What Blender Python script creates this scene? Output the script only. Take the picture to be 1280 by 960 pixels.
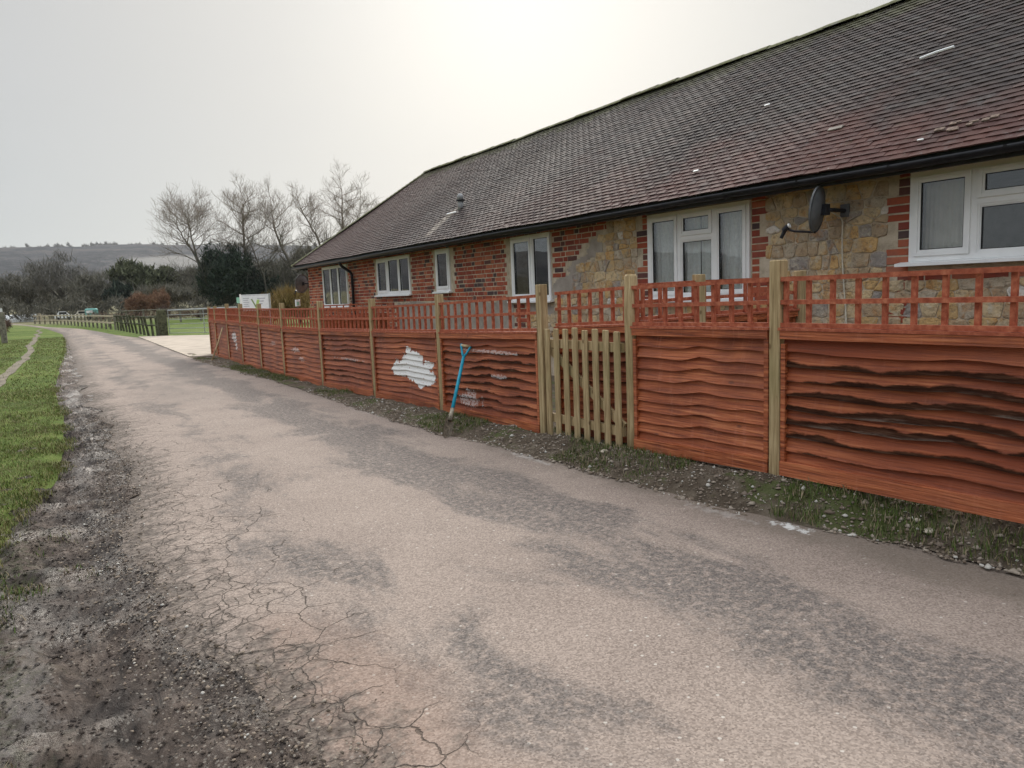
import bpy, math, random
import numpy as np
from mathutils import Vector, Matrix
for o in list(bpy.data.objects): bpy.data.objects.remove(o)
S = bpy.context.scene
COL = S.collection
# world frame: +Y runs along the lane, +X towards the cottage, z=0 is the lane below the camera
# ---------------------------------------------------------------- camera
cd = bpy.data.cameras.new('camera'); cam = bpy.data.objects.new('camera', cd); COL.objects.link(cam)
cd.sensor_width = 36; cd.lens = 924 / 1280 * 36; cd.clip_start = .05; cd.clip_end = 8000
CR = Vector((0.8455667, -0.5323946, -0.0396594)); CU = Vector((0.0994452, 0.0840841, 0.9914840)); CF = Vector((0.5245260, 0.8423098, -0.1240428))
CP = Vector((0, 0, 1.35))
m = Matrix((CR, CU, -CF)).transposed().to_4x4(); m.translation = CP
cam.matrix_world = m; S.camera = cam
# ---------------------------------------------------------------- light
SUN_EL, SUN_AZ = math.radians(24), math.atan2(.5886, .883)      # azimuth from +Y towards +X
SD = Vector((math.sin(SUN_AZ) * math.cos(SUN_EL), math.cos(SUN_AZ) * math.cos(SUN_EL), math.sin(SUN_EL)))
ld = bpy.data.lights.new('sun', 'SUN'); ld.energy = 2.8; ld.angle = math.radians(22); ld.color = (1, .95, .86)
sun = bpy.data.objects.new('sun', ld); COL.objects.link(sun); sun.rotation_euler = SD.to_track_quat('Z', 'Y').to_euler()
S.view_settings.view_transform = 'Standard'; S.view_settings.look = 'None'; S.view_settings.gamma = 1; S.view_settings.exposure = 0.30
W = bpy.data.worlds.new('World'); S.world = W; W.use_nodes = True
# ---------------------------------------------------------------- node helper
class G:
    def __init__(s, nt): s.nt = nt; s.N = nt.nodes; s.L = nt.links; s._p = None
    def node(s, t, **k):
        n = s.N.new(t)
        for a, b in k.items(): setattr(n, a, b)
        return n
    def set(s, sock, v):
        if isinstance(v, bpy.types.NodeSocket): s.L.new(v, sock)
        elif v is not None:
            if isinstance(v, (tuple, list)) and len(v) == 3 and sock.type == 'RGBA': v = (*v, 1)
            sock.default_value = v
    def math(s, op, a, b=None, c=None, clamp=False):
        n = s.node('ShaderNodeMath', operation=op, use_clamp=clamp); s.set(n.inputs[0], a)
        if b is not None: s.set(n.inputs[1], b)
        if c is not None: s.set(n.inputs[2], c)
        return n.outputs[0]
    def vmath(s, op, a, b=None, scale=None):
        n = s.node('ShaderNodeVectorMath', operation=op); s.set(n.inputs[0], a)
        if b is not None: s.set(n.inputs[1], b)
        if scale is not None: s.set(n.inputs['Scale'], scale)
        return n.outputs['Value' if op in ('DOT_PRODUCT', 'LENGTH', 'DISTANCE') else 'Vector']
    def pos(s):
        if s._p is None: s._p = s.node('ShaderNodeNewGeometry').outputs['Position']
        return s._p
    def obj(s): return s.node('ShaderNodeTexCoord').outputs['Object']
    def xyz(s, v):
        n = s.node('ShaderNodeSeparateXYZ'); s.set(n.inputs[0], v); return n.outputs
    def comb(s, x, y, z):
        n = s.node('ShaderNodeCombineXYZ')
        for i, v in enumerate((x, y, z)): s.set(n.inputs[i], v)
        return n.outputs[0]
    def noise(s, scale, detail=4, rough=.55, vec=None, st=None, dist=0):
        n = s.node('ShaderNodeTexNoise'); v = vec if vec is not None else s.pos()
        if st: v = s.vmath('MULTIPLY', v, st)
        s.set(n.inputs['Vector'], v); n.inputs['Scale'].default_value = scale; n.inputs['Detail'].default_value = detail
        n.inputs['Roughness'].default_value = rough; n.inputs['Distortion'].default_value = dist
        return n.outputs['Fac']
    def voro(s, scale, feature='F1', vec=None, out='Distance', rnd=1):
        n = s.node('ShaderNodeTexVoronoi', feature=feature); s.set(n.inputs['Vector'], vec if vec is not None else s.pos())
        n.inputs['Scale'].default_value = scale; n.inputs['Randomness'].default_value = rnd
        return n.outputs[out]
    def ramp(s, f, stops, interp='LINEAR'):
        n = s.node('ShaderNodeValToRGB'); s.set(n.inputs[0], f); r = n.color_ramp; r.interpolation = interp
        while len(r.elements) < len(stops): r.elements.new(.5)
        for e, (p, c) in zip(r.elements, stops):
            e.position = p; e.color = (c, c, c, 1) if not isinstance(c, (tuple, list)) else (*c, 1)
        return n.outputs[0]
    def mix(s, f, a, b, mode='MIX'):
        n = s.node('ShaderNodeMix', data_type='RGBA', blend_type=mode); s.set(n.inputs[0], f); s.set(n.inputs[6], a); s.set(n.inputs[7], b)
        return n.outputs[2]
    def step(s, v, lo, hi):
        n = s.node('ShaderNodeMapRange', interpolation_type='SMOOTHSTEP'); s.set(n.inputs[0], v)
        n.inputs[1].default_value = lo; n.inputs[2].default_value = hi; return n.outputs[0]
    def attr(s, name): return s.node('ShaderNodeAttribute', attribute_name=name).outputs['Fac']
    def bump(s, h, strength=.5, dist=.01, nrm=None):
        n = s.node('ShaderNodeBump'); s.set(n.inputs['Height'], h); n.inputs['Strength'].default_value = strength; n.inputs['Distance'].default_value = dist
        if nrm is not None: s.set(n.inputs['Normal'], nrm)
        return n.outputs[0]
    def rnd(s):
        a = s.node('ShaderNodeNewGeometry').outputs['Random Per Island']; b = s.node('ShaderNodeObjectInfo').outputs['Random']
        return s.math('FRACT', s.math('ADD', s.math('MULTIPLY', a, .7713), b))
    def ellipse(s, cx, cy, rx, ry, dims=(0, 1), nz=None, k=.6):
        p = s.xyz(s.pos()); a = s.math('DIVIDE', s.math('SUBTRACT', p[dims[0]], cx), rx); b = s.math('DIVIDE', s.math('SUBTRACT', p[dims[1]], cy), ry)
        d = s.math('ADD', s.math('MULTIPLY', a, a), s.math('MULTIPLY', b, b)); d = s.math('SQRT', d)
        if nz is not None: d = s.math('ADD', d, s.math('MULTIPLY', s.math('SUBTRACT', nz, .5), k * 2))
        return d
def mat(name, fn):
    M = bpy.data.materials.new(name); M.use_nodes = True; nt = M.node_tree; b = nt.nodes['Principled BSDF']; g = G(nt)
    b.inputs['Specular IOR Level'].default_value = .18
    r = fn(g, b)
    if r:
        for k, v in r.items():
            if k == 'color': g.set(b.inputs['Base Color'], v)
            elif k == 'rough': g.set(b.inputs['Roughness'], v)
            elif k == 'normal': g.set(b.inputs['Normal'], v)
            elif k == 'metal': g.set(b.inputs['Metallic'], v)
            elif k == 'spec': g.set(b.inputs['Specular IOR Level'], v)
            elif k == 'trans': g.set(b.inputs['Transmission Weight'], v)
    return M
# ---------------------------------------------------------------- sky (thin bright overcast, sun behind the cloud)
g = G(W.node_tree); W.node_tree.nodes.clear()
gen = g.node('ShaderNodeTexCoord').outputs['Generated']
dirn = g.vmath('NORMALIZE', gen)
dx = g.xyz(dirn)
dot = g.math('MAXIMUM', g.vmath('DOT_PRODUCT', dirn, tuple(SD)), 0)
wide = g.math('POWER', dot, 4.5); tight = g.math('POWER', dot, 34)
el = g.math('MAXIMUM', dx[2], 0)
base = g.mix(g.step(el, 0, .42), (.405, .445, .475), (.34, .37, .405))
base = g.mix(wide, base, (.77, .735, .665))
cl = g.noise(2.2, 5, .5, vec=dirn, st=(1, 1, 2.6))
base = g.mix(g.math('MULTIPLY', g.step(cl, .36, .66), .26), base, (.61, .60, .595))
base = g.mix(g.math('MULTIPLY', tight, .6), base, (1.0, .99, .94))
zen = g.math('ADD', 1, g.math('MULTIPLY', g.step(el, .34, .85), 3.4))     # an overcast sky brightens towards the zenith
bg2 = g.node('ShaderNodeBackground'); g.set(bg2.inputs[0], base); g.set(bg2.inputs[1], g.math('MULTIPLY', zen, .90))
sky = g.node('ShaderNodeTexSky', sky_type='NISHITA'); sky.sun_disc = False; sky.sun_elevation = SUN_EL; sky.sun_rotation = SUN_AZ
bg1 = g.node('ShaderNodeBackground'); g.set(bg1.inputs[0], sky.outputs[0]); bg1.inputs[1].default_value = .08
ms = g.node('ShaderNodeMixShader'); ms.inputs[0].default_value = .93
g.L.new(bg1.outputs[0], ms.inputs[1]); g.L.new(bg2.outputs[0], ms.inputs[2])
wo = g.node('ShaderNodeOutputWorld'); g.L.new(ms.outputs[0], wo.inputs['Surface'])
# ---------------------------------------------------------------- value noise
_rs = np.random.RandomState(7); _T = _rs.rand(256, 256)
def vnoise(x, y):
    x = np.asarray(x, float); y = np.asarray(y, float); xi = np.floor(x).astype(int); yi = np.floor(y).astype(int); fx = x - xi; fy = y - yi
    fx = fx * fx * (3 - 2 * fx); fy = fy * fy * (3 - 2 * fy)
    a = _T[xi & 255, yi & 255]; b = _T[(xi + 1) & 255, yi & 255]; c = _T[xi & 255, (yi + 1) & 255]; d = _T[(xi + 1) & 255, (yi + 1) & 255]
    return (a + (b - a) * fx) * (1 - fy) + (c + (d - c) * fx) * fy
def fbm(x, y, o=4, s=1.):
    r = 0; a = .5; t = 0
    for i in range(o): r = r + a * vnoise(np.asarray(x) * s + 17 * i, np.asarray(y) * s + 31 * i); t += a; a *= .5; s *= 2
    return r / t
RG = random.Random(11)
# ---------------------------------------------------------------- object helpers
WL = {}
class MB:
    def __init__(s): s.v = []; s.f = []; s.at = {}
    def quad(s, a, b, c, d): i = len(s.v); s.v += [tuple(a), tuple(b), tuple(c), tuple(d)]; s.f.append((i, i + 1, i + 2, i + 3))
    def poly(s, pts): i = len(s.v); s.v += [tuple(p) for p in pts]; s.f.append(tuple(range(i, i + len(pts))))
    def box(s, c, h, R=None):           # centre, half sizes
        i = len(s.v)
        for sx in (-1, 1):
            for sy in (-1, 1):
                for sz in (-1, 1):
                    p = Vector((sx * h[0], sy * h[1], sz * h[2]))
                    if R is not None: p = R @ p
                    s.v.append((c[0] + p.x, c[1] + p.y, c[2] + p.z))
        for q in ((0, 1, 3, 2), (4, 6, 7, 5), (0, 4, 5, 1), (2, 3, 7, 6), (0, 2, 6, 4), (1, 5, 7, 3)): s.f.append(tuple(i + k for k in q))
        return s
    def bb(s, x0, x1, y0, y1, z0, z1): return s.box(((x0 + x1) / 2, (y0 + y1) / 2, (z0 + z1) / 2), ((x1 - x0) / 2, (y1 - y0) / 2, (z1 - z0) / 2))
    def cbox(s, x0, x1, y0, y1, z0, z1, c):    # box with its four upright and top edges chamfered
        i = len(s.v)
        for z, k in ((z0, 0), (z1 - c, 0), (z1, c)):
            for (a, b) in ((x0 + c + k, y0 + k), (x1 - c - k, y0 + k), (x1 - k, y0 + c + k), (x1 - k, y1 - c - k), (x1 - c - k, y1 - k), (x0 + c + k, y1 - k), (x0 + k, y1 - c - k), (x0 + k, y0 + c + k)): s.v.append((a, b, z))
        for r in (0, 1):
            for k in range(8): s.f.append((i + r * 8 + k, i + r * 8 + (k + 1) % 8, i + r * 8 + 8 + (k + 1) % 8, i + r * 8 + 8 + k))
        s.f.append(tuple(i + 16 + k for k in range(8))); s.f.append(tuple(i + 7 - k for k in range(8)))
        return s
    def tube(s, pts, rad, n=6, cap=True):
        pts = [Vector(p) for p in pts]; rad = rad if isinstance(rad, (list, tuple)) else [rad] * len(pts); i0 = len(s.v); u = None
        for k, p in enumerate(pts):
            d = (pts[min(k + 1, len(pts) - 1)] - pts[max(k - 1, 0)]).normalized()
            if u is None or abs(u.dot(d)) > .95: u = d.orthogonal().normalized()
            u = (u - d * u.dot(d)).normalized(); w = d.cross(u)
            for j in range(n):
                a = 2 * math.pi * j / n; q = p + (u * math.cos(a) + w * math.sin(a)) * rad[k]; s.v.append(tuple(q))
        for k in range(len(pts) - 1):
            for j in range(n): a = i0 + k * n + j; b = i0 + k * n + (j + 1) % n; s.f.append((a, b, b + n, a + n))
        if cap and n > 2: s.f.append(tuple(i0 + n - 1 - j for j in range(n))); s.f.append(tuple(i0 + (len(pts) - 1) * n + j for j in range(n)))
        return s
def tagp(o, label=None, cat=None, group=None, kind=None):
    for k, v in (('label', label), ('category', cat), ('group', group), ('kind', kind)):
        if v: o[k] = v
    return o
def mesh_of(name, v, f, M, smooth=False, attrs=None):
    me = bpy.data.meshes.new(name); me.from_pydata(v, [], f)
    if M is not None: me.materials.append(M)
    if smooth: me.polygons.foreach_set('use_smooth', [True] * len(me.polygons))
    if attrs:
        for k, a in attrs.items(): t = me.attributes.new(k, 'FLOAT', 'POINT'); t.data.foreach_set('value', np.asarray(a, dtype=np.float32))
    me.update(); return me
def link(name, me, parent=None, loc=(0, 0, 0)):
    o = bpy.data.objects.new(name, me); COL.objects.link(o); loc = Vector(loc); WL[o] = loc
    if parent is not None: o.parent = parent; o.location = loc - WL[parent]
    else: o.location = loc
    return o
def build(name, mb, M, parent=None, smooth=False, kind=None, origin=None, attrs=None):
    v = np.array(mb.v, float)
    if origin is None:
        c = (v.min(0) + v.max(0)) / 2; c[2] = v[:, 2].min()
        if kind == 'structure': c = np.zeros(3)
    else: c = np.array(origin, float)
    me = mesh_of(name, (v - c).tolist(), mb.f, M, smooth, attrs or (mb.at or None)); o = link(name, me, parent, c)
    if kind: o['kind'] = kind
    return o
def npbuild(name, v, quads, M, parent=None, smooth=False, kind=None, attrs=None):
    v = np.asarray(v, np.float32); quads = np.asarray(quads, np.int32); n = quads.shape[1]
    me = bpy.data.meshes.new(name); me.vertices.add(len(v)); me.vertices.foreach_set('co', v.ravel())
    me.loops.add(quads.size); me.loops.foreach_set('vertex_index', quads.ravel()); me.polygons.add(len(quads))
    me.polygons.foreach_set('loop_start', np.arange(0, quads.size, n, dtype=np.int32)); me.polygons.foreach_set('loop_total', np.full(len(quads), n, np.int32))
    if smooth: me.polygons.foreach_set('use_smooth', np.ones(len(quads), bool))
    me.materials.append(M); me.update(calc_edges=True)
    if attrs:
        for k, a in attrs.items(): t = me.attributes.new(k, 'FLOAT', 'POINT'); t.data.foreach_set('value', np.asarray(a, dtype=np.float32))
    o = link(name, me, parent, (0, 0, 0))
    if kind: o['kind'] = kind
    return o
def gridmesh(name, X, Y, Z, M, **k):      # 2-D arrays
    r, c = X.shape; v = np.stack([X, Y, Z], -1).reshape(-1, 3); i = np.arange(r * c).reshape(r, c)
    q = np.stack([i[:-1, :-1], i[1:, :-1], i[1:, 1:], i[:-1, 1:]], -1).reshape(-1, 4)
    return npbuild(name, v, q, M, smooth=True, kind='structure', **k)
def empty(name, loc, label=None, cat=None, group=None, parent=None, kind=None):
    o = bpy.data.objects.new(name, None); COL.objects.link(o); WL[o] = Vector(loc); o.location = loc; o.empty_display_size = .2
    if parent is not None: o.parent = parent; o.location = Vector(loc) - WL[parent]
    return tagp(o, label, cat, group, kind)
def inview(p, mrg=0):
    d = Vector(p) - CP; z = d.dot(CF)
    if z <= 0: return None
    x = 640 + 924 * d.dot(CR) / z; y = 480 - 924 * d.dot(CU) / z
    return z if -mrg < x < 1280 + mrg and -mrg < y < 960 + mrg else None
# ================================================================ materials
def wood_base(g, c1, c2, c3, along=(5, .8, 26), sc=3.):
    r = g.rnd(); off = g.comb(g.math('MULTIPLY', r, 37), g.math('MULTIPLY', r, 91), g.math('MULTIPLY', r, 13))
    v = g.vmath('ADD', g.vmath('MULTIPLY', g.pos(), along), off)
    n = g.noise(sc, 6, .62, vec=v); col = g.ramp(n, [(.34, c1), (.5, c2), (.66, c3)])
    return col, n, r
def f_red(g, b):
    col, n, r = wood_base(g, (.15, .034, .013), (.36, .090, .030), (.56, .195, .078))
    p = g.pos(); bl = g.noise(2.1, 4, .6); col = g.mix(g.math('MULTIPLY', g.step(bl, .45, .68), .6), col, (.13, .032, .018))
    dr = g.noise(4, 3, .6, st=(1, 5, .5)); col = g.mix(g.math('MULTIPLY', g.step(dr, .55, .75), .30), col, (.52, .20, .12))
    col = g.mix(g.math('MULTIPLY', g.math('SUBTRACT', r, .5), .5), col, (.60, .19, .085))
    kn = g.voro(3.2, vec=g.vmath('MULTIPLY', p, (2, 1, 2.2))); col = g.mix(g.math('MULTIPLY', g.step(kn, .10, .04), .7), col, (.11, .035, .02))
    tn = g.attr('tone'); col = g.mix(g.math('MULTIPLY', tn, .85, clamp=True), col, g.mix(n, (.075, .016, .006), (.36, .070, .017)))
    bk = g.math('SUBTRACT', g.attr('bark'), 4); nb = g.noise(7, 4, .6, st=(1, 1, 3)); bkm = g.step(g.math('ADD', bk, g.math('MULTIPLY', g.math('SUBTRACT', nb, .5), 2.6)), -.15, .5)
    barkc = g.ramp(g.noise(14, 5, .7, st=(1, .35, 4)), [(.3, (.014, .006, .004)), (.5, (.036, .014, .008)), (.66, (.072, .034, .020)), (.82, (.14, .095, .07))]); barkc = g.mix(g.math('MULTIPLY', g.step(bk, 1.0, 2.2), g.math('MULTIPLY', g.step(g.noise(6, 5, .7, st=(1, .6, 6)), .44, .6), .7)), barkc, (.17, .125, .10))
    col = g.mix(bkm, col, barkc)
    # spilt white paint, as a stain with its own shape
    n1 = g.math('ADD', .5, g.math('MULTIPLY', g.math('SUBTRACT', g.noise(7, 8, .72, st=(0, 1.3, 1)), .5), 2.2)); fl = g.noise(38, 3, .6, st=(0, .6, 1.6))
    m = None
    for (cy, cz, ry, rz) in ((8.02, .50, .44, .12), (7.95, .61, .26, .10), (7.72, .43, .32, .11), (8.33, .45, .22, .07), (8.06, .71, .07, .05), (7.55, .56, .14, .05), (7.78, .33, .10, .05)):
        e_ = g.ellipse(cy, cz, ry, rz, (1, 2), n1, .40); m = e_ if m is None else g.math('MINIMUM', m, e_)
    m = g.step(m, 1.0, .96)
    m = g.math('MULTIPLY', m, g.step(fl, .30, .38))
    for (cy, cz, ry, rz, k, w) in ((6.62, .27, .24, .08, 1.0, .38), (6.15, .78, .5, .016, .8, .35), (6.0, .55, .15, .02, 1.0, .3), (12.45, .52, .22, .04, .9, .5), (12.15, .38, .12, .04, .9, .4), (17.45, .58, .26, .11, .5, .9), (17.3, .38, .1, .10, .6, .9), (10.0, .50, .5, .014, 1.0, .3), (13.9, .58, .2, .04, .7, .25)):
        mm = g.math('MULTIPLY', g.math('MULTIPLY', g.step(g.ellipse(cy, cz, ry, rz, (1, 2), n1, k), 1.0, .9), g.step(fl, .42, .5)), w); m = g.math('MAXIMUM', m, mm)
    col = g.mix(m, col, (.82, .80, .77))
    nl = g.voro(9, vec=g.vmath('MULTIPLY', p, (.2, 1, 1.4))); col = g.mix(g.math('MULTIPLY', g.step(nl, .035, .02), .7), col, (.05, .03, .025))
    return dict(color=col, rough=g.math('ADD', g.math('ADD', .34, g.math('MULTIPLY', n, .34)), g.math('MULTIPLY', bkm, .25)), normal=g.bump(g.math('ADD', n, g.math('MULTIPLY', m, .4)), 1.0, .008), spec=g.math('MULTIPLY', g.math('SUBTRACT', 1.08, bkm), .34))
M_red = mat('red_stained_wood', f_red)
def f_redlath(g, b):
    col, n, r = wood_base(g, (.24, .055, .028), (.38, .105, .055), (.52, .185, .10), along=(20, 9, 9))
    col = g.mix(g.math('MULTIPLY', r, .3), col, (.30, .085, .05))
    return dict(color=col, rough=.65, normal=g.bump(n, .4, .003))
M_lath = mat('red_stained_lath', f_redlath)
def f_post(g, b):
    r = g.rnd(); n = g.noise(4, 6, .6, st=(14, 14, .9)); col = g.ramp(n, [(.28, (.19, .13, .065)), (.5, (.38, .275, .145)), (.72, (.56, .44, .26))])
    gr = g.noise(2.2, 3, .6); col = g.mix(g.math('MULTIPLY', g.step(gr, .45, .7), .45), col, (.27, .235, .11))
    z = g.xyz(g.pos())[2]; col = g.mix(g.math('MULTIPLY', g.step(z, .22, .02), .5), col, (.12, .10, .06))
    kn = g.voro(5.5, vec=g.vmath('MULTIPLY', g.pos(), (1.5, 1.5, 1))); col = g.mix(g.math('MULTIPLY', g.step(kn, .13, .05), .75), col, (.13, .075, .035))
    return dict(color=col, rough=.75, normal=g.bump(n, .6, .004))
M_post = mat('green_treated_pine', f_post)
def f_brick(g, b):
    r = g.rnd(); col = g.ramp(r, [(0, (.33, .080, .042)), (.22, (.39, .105, .055)), (.38, (.27, .062, .040)), (.52, (.43, .14, .078)), (.64, (.23, .058, .042)), (.74, (.35, .085, .05)), (.84, (.13, .060, .052)), (.92, (.085, .055, .055)), (1, (.30, .08, .05))], 'CONSTANT')
    n = g.noise(22, 6, .7); col = g.mix(g.step(n, .45, .8), col, g.mix(.5, col, (.08, .05, .045)))
    n2 = g.noise(3, 3, .6); col = g.mix(g.math('MULTIPLY', g.step(n2, .5, .8), .35), col, (.30, .20, .16))
    return dict(color=col, rough=.9, normal=g.bump(g.noise(90, 4, .7), .6, .004))
M_brick = mat('brick_clay', f_brick)
def f_mortar(g, b):
    n = g.noise(9, 6, .65); col = g.ramp(n, [(.3, (.32, .265, .195)), (.52, (.50, .42, .315)), (.75, (.62, .54, .43))])
    return dict(color=col, rough=.95, normal=g.bump(g.noise(55, 5, .7), .8, .008))
M_mortar = mat('lime_mortar', f_mortar)
def f_stone(g, b):
    r = g.rnd(); col = g.ramp(r, [(0, (.56, .375, .18)), (.14, (.62, .47, .28)), (.26, (.46, .34, .22)), (.38, (.66, .50, .29)), (.48, (.42, .32, .22)), (.58, (.62, .40, .18)), (.68, (.52, .43, .32)), (.80, (.60, .46, .28)), (.90, (.34, .30, .27)), (.96, (.78, .73, .66))], 'CONSTANT')
    n = g.noise(7, 6, .65, dist=.6); col = g.mix(g.step(n, .50, .66), col, g.mix(.6, col, (.46, .22, .07))); nb = g.noise(3.1, 5, .65); col = g.mix(g.math('MULTIPLY', g.step(nb, .50, .64), .6), col, (.44, .38, .29))
    n2 = g.noise(20, 6, .7); col = g.mix(g.math('MULTIPLY', g.step(n2, .5, .66), .6), col, (.15, .115, .085))
    n3 = g.noise(11, 5, .7); col = g.mix(g.math('MULTIPLY', g.step(n3, .54, .66), .7), col, (.58, .51, .40))
    return dict(color=col, rough=.92, normal=g.bump(g.math('ADD', g.noise(24, 6, .7), g.math('MULTIPLY', g.noise(7, 3), 1.2)), 1.0, .022))
M_stone = mat('ragstone', f_stone)
def f_render(g, b):
    n = g.noise(5, 5, .6); col = g.ramp(n, [(.3, (.25, .215, .185)), (.55, (.36, .315, .27)), (.8, (.44, .395, .345))])
    return dict(color=col, rough=.95, normal=g.bump(g.noise(70, 4, .7), .5, .004))
M_render = mat('cement_render', f_render)
def f_tile(g, b):
    r = g.rnd(); p = g.pos(); x = g.xyz(p)
    col = g.ramp(r, [(0, (.045, .035, .033)), (.2, (.050, .038, .035)), (.4, (.042, .034, .033)), (.55, (.053, .039, .035)), (.7, (.046, .036, .034)), (.85, (.057, .040, .036)), (.97, (.066, .058, .053))], 'CONSTANT')
    # warmer, cleaner clay towards the eaves at the near end
    big = g.noise(.75, 4, .6, st=(1, 1, 1)); low = g.math('MULTIPLY', g.step(g.math('ADD', x[0], g.math('MULTIPLY', g.math('SUBTRACT', big, .5), 3.2)), 7.5, 6.2), g.step(x[1], 15, 3.5))
    col = g.mix(g.math('MULTIPLY', low, .60), col, g.mix(r, (.095, .030, .024), (.130, .045, .033)))
    far = g.step(x[1], 12, 20); col = g.mix(g.math('MULTIPLY', far, .35), col, (.13, .065, .055))
    li = g.noise(6, 6, .75); col = g.mix(g.math('MULTIPLY', g.step(li, .54, .72), .55), col, (.155, .145, .138))
    ms = g.math('ADD', g.step(x[2], 4.1, 4.6), g.math('MULTIPLY', g.math('SUBTRACT', g.noise(3.5, 5, .7), .5), 2.0)); col = g.mix(g.math('MULTIPLY', g.step(ms, .45, 1.1), .75), col, (.085, .085, .040))
    ms2 = g.noise(4.7, 5, .7); col = g.mix(g.math('MULTIPLY', g.step(ms2, .60, .72), .5), col, (.065, .062, .035))
    wsp = g.noise(26, 3, .6, st=(1, .5, 1)); col = g.mix(g.math('MULTIPLY', g.step(wsp, .725, .75), .85), col, (.50, .47, .43))
    st = g.step(g.ellipse(6.68, 13.12, .42, .17, (0, 1), g.noise(5, 4), .5), 1.1, .7); col = g.mix(g.math('MULTIPLY', st, .5), col, (.34, .29, .24))
    return dict(color=col, rough=g.math('ADD', .62, g.math('MULTIPLY', g.noise(12, 4), .3)), normal=g.bump(g.noise(60, 5, .7), .6, .005))
M_tile = mat('clay_roof_tile', f_tile)
def f_ridge(g, b):
    n = g.noise(6, 6, .7); col = g.ramp(n, [(.3, (.11, .105, .07)), (.5, (.19, .185, .10)), (.65, (.24, .23, .19)), (.85, (.42, .41, .36))])
    return dict(color=col, rough=.95, normal=g.bump(g.noise(30, 5, .7), .8, .01))
M_ridge = mat('mossy_ridge_tile', f_ridge)
def plain(name, c, rough=.5, v=.08, sc=8, bump=0, metal=0, spec=None):
    def f(g, b):
        n = g.noise(sc, 5, .6); lo = tuple(x * (1 - v * 2.5) for x in c); hi = tuple(min(1, x * (1 + v * 2)) for x in c)
        d = dict(color=g.ramp(n, [(.3, lo), (.5, c), (.75, hi)]), rough=g.math('ADD', rough - .08, g.math('MULTIPLY', n, .16)), metal=metal)
        if bump: d['normal'] = g.bump(g.noise(sc * 6, 4, .7), bump, .004)
        if spec is not None: d['spec'] = spec
        return d
    return mat(name, f)
M_upvc = plain('white_upvc', (.80, .80, .79), .35, .03, 5)
M_gasket = plain('black_gasket', (.03, .03, .03), .6)
M_black = plain('black_plastic_gutter', (.022, .022, .026), .38, .2, 6)
M_fascia = plain('dark_fascia_paint', (.035, .034, .038), .5, .2, 5)
M_lintel = plain('weathered_lintel', (.22, .19, .15), .9, .15, 8, .4)
M_inside = plain('room_plaster', (.20, .19, .17), .9)
M_dish = plain('grey_dish_metal', (.13, .135, .14), .45, .12, 9)
M_dishlight = plain('pale_dish_face', (.42, .42, .41), .5, .1)
M_cable = plain('cream_cable', (.62, .58, .48), .6)
M_blue = plain('blue_handle_coating', (.015, .24, .34), .42, .12, 20)
M_steel = plain('muddy_steel', (.25, .215, .165), .7, .3, 30, .4)
M_palewood = plain('pale_worn_wood', (.46, .34, .20), .75, .2, 25, .3)
M_greywood = plain('grey_weathered_wood', (.19, .17, .135), .9, .25, 12, .4)
M_mosswood = plain('mossy_dark_wood', (.085, .085, .05), .95, .3, 12, .4)
M_palerail = plain('new_pale_rail', (.50, .42, .30), .8, .1, 12)
M_galv = plain('galvanised_steel', (.36, .37, .37), .45, .1, 12, 0, .6)
M_sign = plain('white_sign_face', (.72, .74, .75), .4, .04)
M_ink = plain('grey_sign_print', (.42, .43, .47), .5); M_lime = plain('lime_sign_print', (.42, .60, .18), .5); M_olive = plain('olive_sign_print', (.20, .26, .12), .5); M_mint = plain('mint_sign_face', (.30, .55, .42), .5)
M_white = plain('white_paint', (.78, .78, .76), .45, .04); M_teal = plain('teal_paint', (.16, .36, .32), .5); M_tyre = plain('dark_rubber', (.03, .03, .03), .8)
M_lead = plain('grey_lead', (.30, .30, .30), .55, .15, 20)
M_fleece = plain('pale_fleece', (.62, .57, .48), .95, .1, 9)
M_roofslate = plain('far_roof', (.13, .12, .11), .8); M_farwall = plain('far_wall', (.34, .30, .25), .9)
def f_glass(g, b):
    g.N.remove(b); o = g.N['Material Output']; t = g.node('ShaderNodeBsdfTransparent'); t.inputs[0].default_value = (.97, .985, .98, 1); gl = g.node('ShaderNodeBsdfGlossy'); gl.inputs['Roughness'].default_value = .012
    g.set(gl.inputs['Normal'], g.bump(g.noise(2.2, 2), .05, .02))
    ge = g.node('ShaderNodeNewGeometry'); cs = g.math('ABSOLUTE', g.vmath('DOT_PRODUCT', ge.outputs['Incoming'], ge.outputs['Normal']))
    m = g.node('ShaderNodeMixShader'); g.set(m.inputs[0], g.math('ADD', .085, g.math('MULTIPLY', g.math('POWER', g.math('SUBTRACT', 1, cs), 3.6), .9), clamp=True))
    g.L.new(t.outputs[0], m.inputs[1]); g.L.new(gl.outputs[0], m.inputs[2]); g.L.new(m.outputs[0], o.inputs[0])
M_glass = mat('window_glass', f_glass)
def f_net(g, b):
    g.N.remove(b); o = g.N['Material Output']; t = g.node('ShaderNodeBsdfTransparent'); d = g.node('ShaderNodeBsdfDiffuse'); d.inputs[0].default_value = (.93, .94, .92, 1); tl = g.node('ShaderNodeBsdfTranslucent'); tl.inputs[0].default_value = (.8, .82, .8, 1)
    a = g.node('ShaderNodeMixShader'); a.inputs[0].default_value = .35; g.L.new(d.outputs[0], a.inputs[1]); g.L.new(tl.outputs[0], a.inputs[2])
    m = g.node('ShaderNodeMixShader'); g.set(m.inputs[0], g.ramp(g.noise(30, 3, .6), [(.35, .85), (.65, .99)])); g.L.new(t.outputs[0], m.inputs[1]); g.L.new(a.outputs[0], m.inputs[2]); g.L.new(m.outputs[0], o.inputs[0])
M_net = mat('net_curtain_cloth', f_net)
M_greysheet = plain('added_grey_sheet', (.50, .47, .42), .95, .06)
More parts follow.
